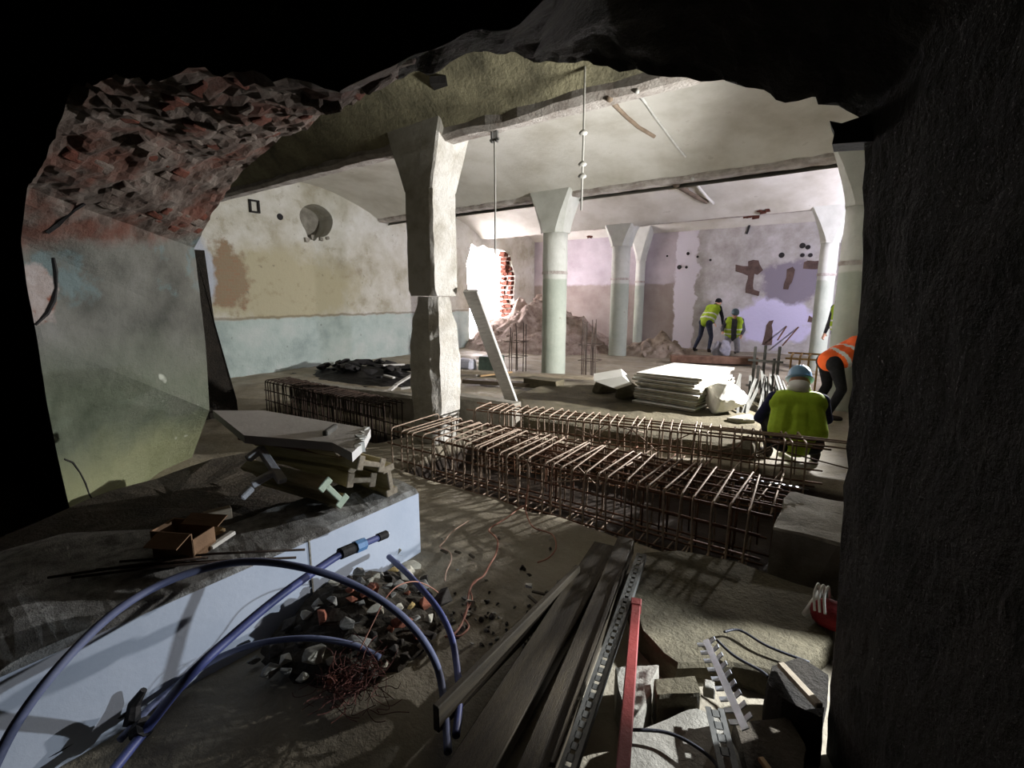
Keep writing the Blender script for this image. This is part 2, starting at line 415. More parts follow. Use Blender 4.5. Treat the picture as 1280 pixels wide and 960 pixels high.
def m_reveal():
    k = NB('old_green_plaster'); x, y, z = k.xyz()
    mort = k.ramp(k.noise(5, 9, .7), [(.28, (52, 39, 34)), (.45, (84, 72, 65)), (.62, (116, 107, 100))])
    red = k.ramp(k.noise(2.6, 6, .6), [(.48, 0.0), (.6, 1.0)])
    mort = k.mix(k.math('MULTIPLY', red, .55), mort, (104, 58, 44))
    grn = k.ramp(k.noise(1.5, 8, .62), [(.3, (66, 74, 60)), (.5, (96, 103, 88)), (.7, (112, 114, 102))])
    gry = k.ramp(k.noise(1.7, 8, .62), [(.3, (74, 75, 70)), (.5, (106, 106, 100)), (.7, (124, 124, 120))])
    zz = k.math('ADD', z, k.math('MULTIPLY', k.math('SUBTRACT', k.noise(1.6, 6), .5), .5))
    pl = k.mix(k.step(zz, 1.15, .45), grn, gry)
    bl = k.ramp(k.noise(2.2, 5, .55), [(.55, 0.0), (.6, 1.0)])
    pl = k.mix(k.math('MULTIPLY', k.math('MULTIPLY', bl, k.step(zz, 1.55, .1)), .7), pl, (104, 122, 124))
    yel = k.math('MULTIPLY', k.math('SUBTRACT', 1.0, k.step(zz, .45, .3)), .5)
    pl = k.mix(yel, pl, (156, 158, 116))
    spot = k.ramp(k.noise(4.5, 2, .4), [(.73, 0.0), (.76, 1.0)])
    pl = k.mix(k.math('MULTIPLY', spot, .7), pl, (196, 200, 186))
    yy = k.math('MULTIPLY', k.math('SUBTRACT', y, 1.3), -.18)
    col = k.mix(k.step(k.math('ADD', zz, yy), 1.98, .10), pl, mort)
    col = k.mix(k.blob((-4.58, 0.70, 1.60), (.6, .15, .28), .35, 5, .08), col, k.ramp(k.noise(9, 6, .6), [(.36, (124, 74, 58)), (.44, (150, 138, 132)), (.7, (168, 160, 158))]))
    return k.done(col, .93, k.noise(14, 9, .75), .03, .8)
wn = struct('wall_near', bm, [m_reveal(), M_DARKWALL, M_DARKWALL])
# loose brick courses standing out of the torn haunch of the opening
brick_me = []
for sd in range(5):
    r2 = random.Random(sd); b = bmesh.new(); vs_ = box(b, (0, 0, 0), (.128, .12, .058))
    for v in vs_: v.co += Vector((r2.uniform(-.02, .012), r2.uniform(-.012, .012), r2.uniform(-.007, .007)))
    bevel(b, .007)
    m = bpy.data.meshes.new('brick'); b.to_mesh(m); b.free(); brick_me.append(m)
i0 = int(N*.22); L = 0; nb = 0
row = 0; acc = 0
for i in range(62, 128):
    p, o = soffit(i, Mx//2); q, _ = soffit(i+1, Mx//2); acc += (q-p).length
    if acc < .074: continue
    acc = 0; row += 1
    for c in range(9):
        t = (c+.5+(.5 if row % 2 else 0))/9
        if t > .96: continue
        jj = int(t*Mx); a, o = soffit(i, jj); dens = .62 if t > .55 else .45
        if a.z < 2.08: continue
        if t < .06 or t > .95: continue
        if R.random() > dens or nz(a, 1.7, 11) > .28: continue
        yv = (fl[i]-nl[i]).normalized(); tn = (soffit(min(i+2, N-1), jj)[0]-soffit(i-2, jj)[0]); tn = (tn-yv*tn.dot(yv)).normalized(); nn = yv.cross(tn).normalized(); nn = nn if nn.dot(o) > 0 else -nn
        m3 = Matrix((yv, nn, yv.cross(nn))).transposed() @ Matrix.Rotation(R.uniform(-.05, .05), 3, 'Z') @ Matrix.Rotation(R.uniform(-.06, .06), 3, 'X')
        sc = R.choice((1, 1, .85, .6, 1.7))
        me = R.choice(brick_me)
        ob = bpy.data.objects.new('brick', me.copy() if len(me.materials) == 0 and False else me); C.objects.link(ob); ob.parent = wn
        if not me.materials: me.materials.append(M_BRICK)
        ob.matrix_world = Matrix.Translation(a + nn*R.uniform(.044, .07)) @ m3.to_4x4() @ Matrix.Diagonal((sc, 1, 1, 1))
        ob.material_slots[0].link = 'OBJECT'; ob.material_slots[0].material = M_BRICK if R.random() < .42 else M_BRICK2
        nb += 1
print('bricks', nb)
# dark room behind the viewer
bm = bmesh.new(); box(bm, (-6.2, -1.2, 2), (.3, 4.4, 6)); box(bm, (3.2, -1.2, 2), (.3, 4.4, 6)); box(bm, (-1.5, -3.3, 2), (9.6, .3, 6)); box(bm, (-1.5, -1.2, 4.55), (9.6, 4.4, .2))
struct('wall_rear', bm, M_DARKWALL)
# ------------------------------------------------------------------ columns
def m_column(name, split, up1, up2, lo1, lo2):
    k = NB(name); x, y, z = k.xyz()
    up = k.ramp(k.noise(2.4, 7, .62), [(.3, up1), (.7, up2)]); lo = k.ramp(k.noise(2.4, 7, .62), [(.3, lo1), (.7, lo2)])
    zz = k.math('ADD', z, k.math('MULTIPLY', k.math('SUBTRACT', k.noise(6, 4), .5), .05))
    c = k.mix(k.step(zz, split, .03), lo, up)
    ch = k.ramp(k.noise(5, 6, .6), [(.66, 0.0), (.7, 1.0)]); c = k.mix(k.math('MULTIPLY', ch, .4), c, (128, 120, 104))
    return k.done(c, .9, k.noise(18, 7, .7), .012, .6)
M_COL1 = mottled('chipped_column', (164, 158, 144), (210, 208, 202), 3.2, .92, .26, .55, .02, .7)
M_COL = m_column('painted_column', 1.93, (180, 182, 174), (204, 206, 200), (154, 162, 150), (176, 182, 170))
def rough_shaft(bm, prof, jit=.012, n=26):
    """stack of uneven outlines: prof(z) gives the outline at the height z, with z from a list"""
    rings = []
    for z in prof['z']:
        rings.append([bm.verts.new((x+jit*nz((x, y, z), 7), y+jit*nz((x, y, z), 7, 5), z)) for x, y in prof['f'](z)])
    for a, b in zip(rings, rings[1:]):
        for k in range(len(a)): bm.faces.new((a[k], a[(k+1) % len(a)], b[(k+1) % len(a)], b[k]))
    bm.faces.new(rings[0][::-1]); bm.faces.new(rings[-1]); return bm
def oct_outline(hx, hy, c, per=3):
    p = [(hx-c, -hy), (hx, -hy+c), (hx, hy-c), (hx-c, hy), (-hx+c, hy), (-hx, hy-c), (-hx, -hy+c), (-hx+c, -hy)]
    out = []
    for a, b in zip(p, p[1:]+p[:1]):
        for i in range(per): out.append((a[0]+(b[0]-a[0])*i/per, a[1]+(b[1]-a[1])*i/per))
    return out
c1 = thing('column', 'square chipped concrete column with broad flared top, nearest of all, plank leaning on it', 'column', (-3.88, 3.86, 0))
def f_up(z):  # upper shaft, dead square with one lip
    return oct_outline(.2, .2, .03 if z > 1.66 else .06)
def f_lo(z):
    t = max(0, min(1, z/1.62)); w_ = .2+.035*math.sin(math.pi*min(1, t*1.15))-.05*max(0, (z-1.3)/.3)
    return oct_outline(w_, w_, .075)
bm = bmesh.new(); rough_shaft(bm, {'z': [-.15+i*.06 for i in range(30)], 'f': f_lo}, .02); smooth(link('lower_shaft', bm, M_COL1, c1), False)
bm = bmesh.new(); rough_shaft(bm, {'z': [1.6+i*.06 for i in range(20)], 'f': f_up}, .010); link('upper_shaft', bm, M_COL1, c1)
def flare(hx0, hy0, hx1, hy1, z0, z1, n=8, jit=.012):
    bm = bmesh.new()
    def f(z):
        t = (z-z0)/(z1-z0); return oct_outline(hx0+(hx1-hx0)*t, hy0+(hy1-hy0)*t, .02+.0*t)
    return rough_shaft(bm, {'z': [z0+(z1-z0)*i/n for i in range(n+1)], 'f': f}, jit)
link('capital', flare(.2, .2, .50, .26, 2.68, 3.62), M_COL1, c1)
def round_column(loc, label, h_cap=2.95, r=.245, cw=.52, top=3.75, group=None):
    c = thing('column', label, 'column', loc, 0, group)
    bm = bmesh.new()
    prof = [(r*(1.0+.012*math.sin(z*9)), z) for z in [-.15, 0, .3, .6, .9, 1.2, 1.5, 1.8, 2.0, 2.3, 2.6, h_cap]]
    lathe(bm, prof, 20); sh = smooth(link('shaft', bm, M_COL, c))
    bm = bmesh.new()
    def f(z):
        t = max(0, (z-h_cap)/(top-h_cap)); k = t**1.25
        hx, hy = r+.01+(cw-r)*k, r+.01+(.26-r)*k
        return oct_outline(hx, hy, .10*(1-t)+.015)
    rough_shaft(bm, {'z': [h_cap-.04]+[h_cap+(top-h_cap)*i/8 for i in range(9)], 'f': f}, .008)
    link('capital', bm, M_COL, c)
    b2 = bmesh.new(); lathe(b2, [(r+.012, 2.02), (r+.016, 2.05), (r+.012, 2.08)], 20); link('band', b2, M_BEAMR, c)
    return c
round_column((-5.1, 8.48, 0), 'round limewashed column with green painted foot, right of the leaning plank', 2.85)
round_column((-5.5, 12.6, 0), 'round column with sharp green dado line beside the dirt heap, middle distance', 2.95)
round_column((-6.05, 15.45, 0), 'slim pale column half sunk in the back wall', 2.75, .15, .36)
round_column((-.12, 8.48, 0), 'brightly floodlit column at the dark right edge of the opening', 2.85)
round_column((-.75, 12.6, 0), 'thin looking white column just left of the brightly floodlit one', 2.75, .17)
# ------------------------------------------------------------------ rebar cages
def cage(label, loc, rz, Ls, wd, ht, pitch, mt, ms, bars=4, jit=.01, hook=0):
    g = thing('rebar_cage', label, 'rebar cage', loc, rz)
    bm = bmesh.new(); c = .03
    loop = []
    for cy, cz, a0 in ((wd-c, ht-c, 0), (c, ht-c, 90), (c, c, 180), (wd-c, c, 270)):
        for a in (0, 45, 90): loop.append((0, cy+c*math.cos(rad(a0+a)), cz+c*math.sin(rad(a0+a))))
    tube(bm, loop, .0075, 5, True); bmesh.ops.recalc_face_normals(bm, faces=bm.faces[:])
    me = bpy.data.meshes.new('stirrup'); bm.to_mesh(me); bm.free(); me.materials.append(ms)
    for p in me.polygons: p.use_smooth = True
    n = int(Ls/pitch)
    for i in range(n+1):
        o = bpy.data.objects.new('stirrup', me); C.objects.link(o); o.parent = g
        o.location = (i*pitch+R.uniform(-.2, .2)*pitch, R.uniform(-jit, jit), R.uniform(-jit, jit)*.6+.005)
        o.rotation_euler = (R.uniform(-.02, .02), R.uniform(-.05, .05), R.uniform(-.06, .06))
    spots = [(y, z) for z in (.022, ht-.022) for y in [.022+(wd-.044)*k/(bars-1) for k in range(bars)]] + [(.022, ht*.5), (wd-.022, ht*.5), (.022, ht*.75), (wd-.022, ht*.25)]
    for y, z in spots:
        b = bmesh.new(); e0, e1 = R.uniform(-.12, .05), Ls+R.uniform(-.04, .12)
        pts = [(e0+(e1-e0)*k/6, y+R.uniform(-.006, .006), z+R.uniform(-.005, .005)) for k in range(7)]
        tube(b, pts, .0085, 5); smooth(link('longitudinal_bar', b, mt, g))
    return g
M_CAGE2 = mottled('brown_rebar', (84, 56, 38), (140, 104, 76), 14, .6, .3, .7, .004, .5, .3, .4)
M_CAGE3 = mottled('black_brown_rebar', (36, 26, 20), (64, 48, 38), 14, .8)
cg1 = cage('low rebar cage nearest the camera, lying along the muddy floor', (-3.58, 2.95, -.29), rad(1.5), 3.2, .70, .62, .098, M_RUST, M_REBARTOP, 5)
cg2 = cage('upright rebar cage behind the low one, in front of the squatting worker', (-3.42, 3.92, -.29), rad(12), 3.3, .40, .66, .092, M_CAGE2, M_REBARTOP, 4)
cg3 = cage('dark rebar cage by the left wall, lit wall showing through its end', (-6.9, 3.42, -.2), rad(-2), 2.6, .36, .60, .07, M_CAGE3, M_CAGE3, 4)
for dy, zz, x0, x1 in ((.12, .655, 2.2, 3.95), (.20, .65, 2.4, 3.85), (.05, .625, 2.7, 4.1)):
    b = bmesh.new(); pts = [(x0, dy, zz+.02), ((x0+x1)/2, dy+.01, zz+.024), (x1-.06, dy, zz+.02), (x1-.02, dy, zz+.012), (x1, dy, zz-.02), (x1, dy-.01, zz-.11)]
    tube(b, pts, .009, 6); smooth(link('hooked_bar', b, M_REBARTOP, cg2))
mat = thing('rebar_mat', 'flat rebar mat lying between the low and the upright cage', 'rebar mat', (-3.0, 3.5, 0))
for i in range(24):
    b = bmesh.new(); x = i*.115+R.uniform(-.03, .03); z = .17+R.uniform(-.02, .02); a = R.uniform(-.05, .1)
    tube(b, [(x, -.12, z), (x+a*.5, .3, z+R.uniform(-.02, .02)), (x+a, .62+x*.1, z+.01)], .0075, 5); smooth(link('cross_bar', b, M_REBARTOP if i % 3 else M_RUST, mat))
for i in range(5):
    b = bmesh.new(); y = .06+i*.1
    tube(b, [(-.1, y, .155), (1.3, y+.06, .15+R.uniform(-.01, .01)), (2.75, y+.12, .15)], .008, 5); smooth(link('long_bar', b, M_RUST, mat))
for i in range(26):
    b = bmesh.new(); x = R.uniform(0, 2.7); y = R.uniform(.05, .5)
    tube(b, [(x, y, -.30), (x+R.uniform(-.01, .01), y, .16)], .007, 5); smooth(link('mat_leg', b, M_RUST, mat))
for g_, x1, y1, z1 in ((cg1, 3.2, .7, .63), (cg2, 3.3, .4, .67)):
    for k in range(14):
        b = bmesh.new(); x, y = R.uniform(.2, x1-.2), R.uniform(.05, y1-.05); a = R.uniform(-.5, .9); l = R.uniform(.2, .5)
        tube(b, [(x, y, z1+R.uniform(-.35, .01)), (x+math.cos(a)*l, y+math.sin(a)*l*.4, z1+R.uniform(-.3, .02))], .0065, 5); smooth(link('loose_bar', b, R.choice((M_RUST, M_REBARTOP)), g_))
# ------------------------------------------------------------------ concrete pieces
M_BLOCKFACE = mottled('smooth_blueish_block_face', (178, 188, 204), (194, 202, 216), 3, .85, .3, .7, .004, .3)
XF = -2.13
bm = bmesh.new()
n = 60
rows = []
for i in range(n+1):
    y = -.15+(1.94+.15)*i/n
    back = -2.62-.6*max(0, min(1, (1.0-y)/.5))+.05*nz((0, y, 0), 2.5, 2)
    row = [(XF, y, -.1), (XF, y, .39), (XF-.02-.025*abs(nz((3, y, 0), 7)), y, .415+.012*nz((0, y, 2), 9))]
    for t in (.2, .4, .6, .8): row.append((XF-.03+(back-XF)*t, y, .43+.02*nz((t, y, 0), 6, 3)))
    row += [(back, y, .40), (back, y, -.1)]
    rows.append([bm.verts.new(p) for p in row])
for a, b in zip(rows, rows[1:]):
    for j in range(len(a)-1):
        f = bm.faces.new((a[j], a[j+1], b[j+1], b[j])); f.material_index = 0 if j in (0,) else 1
f = bm.faces.new(rows[-1]); f = bm.faces.new(rows[0][::-1])
blk = link('concrete_block', bm, [M_BLOCKFACE, M_ROUGHTOP]); tag(blk, 'long concrete kerb block with smooth pale bluish face and rough cement top', 'concrete block')
bm = bmesh.new(); box(bm, (XF+.001, 1.2, .2), (.006, .008, .4)); link('face_joint', bm, M_CONC, blk)
def lump(name, label, cat, poly, z0, z1, m, jit=.02, wob=.03, group=None):
    """uneven slab: a ground outline between two heights"""
    bm = bmesh.new(); c = sum((Vector((p[0], p[1], 0)) for p in poly), Vector())/len(poly)
    rs = resample([Vector((p[0], p[1], 0)) for p in poly]+[Vector((poly[0][0], poly[0][1], 0))], 41)[:-1]
    rings = []
    for k, (zz, s) in enumerate(((z0, 1.02), (z0+(z1-z0)*.5, 1.0), (z1-.015, .985), (z1, .955), (z1, .6), (z1, .25))):
        ring = []
        for p in rs:
            q = c+(p-c)*s; a = wob*nz((q.x, q.y, zz), 5)
            ring.append(bm.verts.new((q.x+jit*nz((q.x, q.y, zz*3), 9), q.y+jit*nz((q.x, q.y, zz*3), 9, 4), zz+(a if k > 1 else 0))))
        rings.append(ring)
    for a, b in zip(rings, rings[1:]):
        for i in range(len(a)): bm.faces.new((a[i], a[(i+1) % len(a)], b[(i+1) % len(a)], b[i]))
    bm.faces.new(rings[0][::-1]); bm.faces.new(rings[-1])
    o = link(name, bm, m); return tag(o, label, cat, group)
def px_poly(pts, z): return [W(a, b, z=z) for a, b in pts]
lump('concrete_slab', 'broad mossy concrete slab in the right foreground, white where the lamp reaches', 'slab', px_poly([(797, 688), (850, 686), (920, 700), (1045, 742), (1046, 800), (985, 845), (925, 830), (840, 832), (800, 790), (780, 735)], .07), -.06, .07, M_CONCD, .01, .012)
for (ax, ay, bx, by, w_, lab) in ((-7.0, 3.98, -4.25, 4.42, .2, 'long concrete kerb beam behind the dark rebar cage, under the black debris'), (-4.55, 4.70, -3.35, 4.72, .2, 'short concrete kerb beam behind the foot of the chipped column')):
    bm = bmesh.new(); a, b = Vector((ax, ay, .13)), Vector((bx, by, .13)); L_ = (b-a).length
    nseg = 26; rows = []
    for i in range(nseg+1):
        x = L_*(i/nseg-.5); j = lambda s: .012*nz((x, s, 0), 5, s)
        rows.append([bm.verts.new(p) for p in ((x, -w_/2+j(1), -.17), (x, -w_/2+j(2), .13+j(4)), (x, -w_/2+.03, .17+j(5)), (x, w_/2-.02, .17+j(6)), (x, w_/2, -.17))])
    for p, q in zip(rows, rows[1:]):
        for k in range(4): bm.faces.new((p[k], p[k+1], q[k+1], q[k]))
    bm.faces.new(rows[0][::-1]); bm.faces.new(rows[-1])
    o = link('kerb_beam', bm, M_CONC); o.location = (a+b)/2; o.rotation_euler = (0, 0, math.atan2(by-ay, bx-ax)); tag(o, lab, 'kerb')
lump('concrete_slab', 'flat olive concrete pad under the stack of boards', 'slab', [(-4.3, 6.0), (-3.3, 4.75), (-1.6, 4.95), (-.75, 5.15), (-.8, 6.35), (-1.1, 7.6), (-2.4, 7.9), (-3.6, 7.5), (-4.4, 6.8)], -.1, .10, M_CONCD, .03, .02)
lump('concrete_block', 'earthy concrete block beside the right end of the rebar, below the slotted strip', 'concrete block', [(-.32, 3.15), (.3, 3.2), (.3, 3.95), (-.32, 3.85)], -.3, .20, M_CONC, .025, .02)
# ------------------------------------------------------------------ people
M_SKIN = mottled('skin', (196, 150, 126), (208, 164, 140), 12, .6)
M_NAVY = mottled('navy_cloth', (26, 30, 66), (38, 42, 84), 20, .9)
M_BLACKC = mottled('black_cloth', (20, 20, 24), (34, 34, 38), 20, .9)
M_JEAN = mottled('dark_trousers', (52, 58, 78), (72, 78, 98), 14, .9)
M_GREYC = mottled('grey_trousers', (132, 132, 142), (160, 160, 168), 10, .9)
M_CHAR = mottled('charcoal_jacket', (62, 62, 70), (84, 84, 92), 14, .9)
M_HIVIS = mottled('yellow_green_vest', (150, 184, 40), (176, 206, 58), 10, .7, bs=2)
M_HIVISO = mottled('orange_vest', (236, 92, 34), (248, 112, 46), 10, .7, bs=2)
M_REFL = mottled('silver_reflective_tape', (206, 208, 206), (226, 228, 226), 20, .45)
M_BOOT = mottled('work_boot', (36, 30, 26), (62, 52, 44), 12, .8)
M_HELM_B = mottled('light_blue_helmet', (108, 152, 188), (122, 166, 200), 3, .35, strength=.02, spec=.5)
M_HELM_W = mottled('white_helmet', (214, 214, 210), (228, 228, 224), 3, .35, strength=.02, spec=.5)
M_HAT = mottled('grey_blue_knit_hat', (96, 116, 128), (120, 140, 150), 30, .95)
M_EYE = mottled('eye', (30, 26, 24), (44, 38, 34), 5, .3)
def capsule(bm, a, b, ra, rb, n=12):
    a, b = Vector(a), Vector(b); ax = (b-a)
    t = ax.normalized() if ax.length > 1e-5 else Vector((0, 0, 1)); u = t.orthogonal().normalized(); v = t.cross(u)
    prof = [(ra*math.cos(f), a - t*ra*math.sin(f)) for f in (1.3, .9, .45, 0)] + [(rb*math.cos(f), b + t*rb*math.sin(f)) for f in (0, .45, .9, 1.3)]
    rings = [[bm.verts.new(c+(u*math.cos(2*math.pi*k/n)+v*math.sin(2*math.pi*k/n))*r) for k in range(n)] for r, c in prof]
    for p, q in zip(rings, rings[1:]):
        for k in range(n): bm.faces.new((p[k], p[(k+1) % n], q[(k+1) % n], q[k]))
    bm.faces.new(rings[0][::-1]); bm.faces.new(rings[-1])
def meshed(caps, vox, mats, sm=5):
    """one continuous surface round all capsules (a, b, ra, rb, material)"""
    bm = bmesh.new()
    for a, b, ra, rb, _ in caps: capsule(bm, a, b, ra, rb)
    me = bpy.data.meshes.new('tmp'); bm.to_mesh(me); bm.free()
    o = bpy.data.objects.new('tmp', me); C.objects.link(o)
    m = o.modifiers.new('r', 'REMESH'); m.mode = 'VOXEL'; m.voxel_size = vox
    s = o.modifiers.new('s', 'SMOOTH'); s.factor = .5; s.iterations = sm
    dg = bpy.context.evaluated_depsgraph_get(); res = bpy.data.meshes.new_from_object(o.evaluated_get(dg))
    bpy.data.objects.remove(o)
    for k in mats: res.materials.append(k)
    segs = [(Vector(a), Vector(b), ra, rb, mi) for a, b, ra, rb, mi in caps]
    for p in res.polygons:
        c = p.center; best = 1e9; bi = 0
        for a, b, ra, rb, mi in segs:
            ab = b-a; L2 = ab.length_squared; t = max(0, min(1, (c-a).dot(ab)/L2)) if L2 > 1e-9 else 0
            d = (c-(a+ab*t)).length-(ra+(rb-ra)*t)
            if d < best: best, bi = d, mi
        p.material_index = bi; p.use_smooth = True
    return res
def hand_caps(wr, dirv, up, side, mi, curl=.5):
    """palm, four unequal bent fingers and a thumb from the side of the palm"""
    d = dirv.normalized(); u = (up-d*up.dot(d)).normalized(); s = d.cross(u)*side; out = []
    out += [(wr, wr+d*.03, .024, .026, mi)]
    for k in (-1, 0, 1): out.append((wr+d*.03+s*.022*k, wr+d*.085+s*.024*k, .015, .013, mi))
    for k, ln in enumerate((.034, .04, .038, .03)):
        b0 = wr+d*.09+s*(.033-.022*k); b1 = b0+(d*math.cos(curl*.6)-u*math.sin(curl*.6))*ln; b2 = b1+(d*math.cos(curl*1.6)-u*math.sin(curl*1.6))*ln*.75
        out += [(b0, b1, .0098, .009, mi), (b1, b2, .009, .0078, mi)]
    t0 = wr+d*.03+s*.03; t1 = t0+(d*.6+s*.75-u*.2).normalized()*.038; t2 = t1+(d*.85+s*.3-u*.3).normalized()*.03
    out += [(t0, t1, .0125, .0105, mi), (t1, t2, .0105, .009, mi)]
    return out
def person(label, loc, rz, J, col, hat, vox=.014, group=None, vestm=None, gloves=False):
    """J: joints; col: materials (top, trousers, boots); hat: (kind, material)"""
    g = thing('person', label, 'person', loc, rz, group); V = {k: Vector(v) for k, v in J.items()}
    mats = [col[0], col[1], col[2], M_SKIN]; caps = []
    pel, che, nek, hd = V['pelvis'], V['chest'], V['neck'], V['head']
    hl, hr, sl, sr = V['hip_l'], V['hip_r'], V['sh_l'], V['sh_r']
    caps += [(hl, hr, .115, .115, 1), (pel, pel.lerp(che, .5), .125, .12, 0), (hl.lerp(sl, .25), sl.lerp(che, .55), .10, .105, 0), (hr.lerp(sr, .25), sr.lerp(che, .55), .10, .105, 0),
             (sl.lerp(che, .3), sr.lerp(che, .3), .10, .10, 0), (sl, sr, .068, .068, 0), (che, nek, .11, .06, 0), (nek, hd, .054, .058, 3)]
    for s in 'lr':
        h, k, a, t = V['hip_'+s], V['knee_'+s], V['ankle_'+s], V['toe_'+s]
        caps += [(h, k, .095, .062, 1), (k, k.lerp(a, .35), .062, .06, 1), (k.lerp(a, .35), a, .06, .045, 1), (a, a+Vector((0, 0, -.03)), .05, .045, 2), (a+Vector((0, 0, -.045)), t, .042, .036, 2)]
        sh, e, w_ = V['sh_'+s], V['el_'+s], V['wr_'+s]
        caps += [(sh, e, .062, .048, 0), (e, e.lerp(w_, .3), .049, .046, 0), (e.lerp(w_, .3), w_, .046, .033, 0)]
        caps += hand_caps(w_+(w_-e).normalized()*.015, w_-e, V.get('up_'+s, Vector((0, 0, 1))) + Vector((.01, .02, 0)), 1 if s == 'l' else -1, 3, .6)
    f = V['face'].normalized(); upv = (hd-nek).normalized(); upv = (upv-f*upv.dot(f)).normalized(); sd = f.cross(upv)
    caps += [(hd+upv*.055-f*.02, hd+upv*.05+f*.018, .088, .078, 3), (hd-upv*.01+f*.02, hd-upv*.045+f*.055, .066, .042, 3),
             (hd+upv*.03+f*.085, hd+upv*.0+f*.105, .012, .017, 3), (hd-upv*.032+f*.086, hd-upv*.034+f*.089, .018, .018, 3)]
    for q in (-1, 1): caps += [(hd+upv*.03+sd*.083*q, hd-upv*.005+sd*.082*q, .018, .013, 3)]
    body = link('body', meshed(caps, vox, mats), None, g)
    b = bmesh.new()
    for q in (-1, 1): bmesh.ops.create_icosphere(b, subdivisions=2, radius=.0125, matrix=Matrix.Translation(hd+upv*.035+f*.082+sd*.031*q))
    smooth(link('eyes', b, M_EYE, g))
    b = bmesh.new(); tube(b, [hd-upv*.036+f*.104+sd*x for x in (-.024, 0, .024)], .004, 5); link('mouth', b, mottled('lips', (150, 84, 76), (160, 92, 84), 5), g)
    rot = Matrix((sd, f, upv)).transposed()
    if hat[0] == 'helmet':
        b = bmesh.new(); prof = [(.122, .0), (.124, .012), (.120, .03), (.116, .06), (.104, .098), (.078, .128), (.04, .143), (.004, .147)]
        lathe(b, prof, 28)
        for k in (-1, 0, 1): tube(b, [(k*.03, -.11+abs(k)*.01, .075), (k*.03, -.055, .133), (k*.03, 0, .149-abs(k)*.008), (k*.03, .055, .133), (k*.03, .11-abs(k)*.01, .075)], .008, 6)
        for v in b.verts: v.co = hd+upv*.055 + rot @ Vector((v.co.x*.92, v.co.y*1.08, v.co.z))
        hm = smooth(link('helmet', b, hat[1], g))
        b = bmesh.new(); ring = [(.128*math.cos(a), .150*math.sin(a)+(.045 if math.sin(a) > .3 else .008)*max(0, math.sin(a)), 0) for a in [k*2*math.pi/24 for k in range(24)]]
        prism(b, [hd+upv*.058+rot @ Vector(p) for p in ring], upv*.009); link('brim', b, hat[1], hm)
    elif hat[0] == 'hat':
        b = bmesh.new(); lathe(b, [(.105, .0), (.108, .03), (.104, .06), (.09, .095), (.06, .12), (.01, .128)], 20)
        for v in b.verts: v.co = hd+upv*.045 + rot @ Vector((v.co.x*.92, v.co.y*1.05, v.co.z))
        smooth(link('knit_hat', b, hat[1], g))
    else:
        b = bmesh.new(); bmesh.ops.create_icosphere(b, subdivisions=3, radius=.1)
        for v in b.verts:
            p = Vector((v.co.x*.92, v.co.y*1.05-.015, v.co.z)); v.co = hd+upv*.062+rot @ (p*(1+.06*nz(p, 40)))
        bmesh.ops.bisect_plane(b, geom=b.verts[:]+b.edges[:]+b.faces[:], plane_co=hd+upv*.05+f*.03, plane_no=(f*.8-upv), clear_outer=True)
        smooth(link('hair', b, hat[1], g))
    if vestm:
        vc = [(che, che.lerp(nek, .45), .142, .10, 0), (hl.lerp(hr, .2).lerp(pel, .2)+(che-pel)*.1, hl.lerp(hr, .8).lerp(pel, .2)+(che-pel)*.1, .138, .138, 0), (pel, pel.lerp(che, .5), .148, .142, 0), (hl.lerp(sl, .25), sl.lerp(che, .55), .122, .128, 0), (hr.lerp(sr, .25), sr.lerp(che, .55), .122, .128, 0),
              (sl.lerp(che, .36), sr.lerp(che, .36), .124, .124, 0), (sl.lerp(nek, .3), sr.lerp(nek, .3), .08, .08, 0)]
        if 'plain' in J: vc = [(c_[0], c_[1], c_[2]*1.02, c_[3]*1.02, 0) for c_ in vc[1:-1]] + [(che-(che-pel)*.2, che+(che-pel)*.04, .15, .138, 0)]
        me = meshed(vc, vox, [vestm, M_REFL])
        ax = (che-pel).normalized(); Lc = (che-pel).length
        for p in me.polygons:
            t = (p.center-pel).dot(ax)/Lc
            if 'plain' not in J and (.18 < t < .30 or .56 < t < .67): p.material_index = 1
            if 'open' in J and (p.center-pel).dot(sd)**2 < .005 and (p.center-che).dot(f) > .0: p.material_index = 2
        if 'open' in J: me.materials.append(col[0])
        link('safety_vest', me, None, g)
    if 'hood' in J:
        b = bmesh.new(); c = nek+upv*.02-f*.02
        lathe(b, [(.085, -.05), (.105, -.02), (.108, .02), (.095, .06), (.085, .075)], 20)
        for v in b.verts: v.co = c + rot @ Vector((v.co.x*1.0, v.co.y*1.1, v.co.z))
        smooth(link('hood', b, M_HELM_W, g))
    return g
def P0(p, rz):     # pose helper: body frame is +y forward, +x to its right
    return p
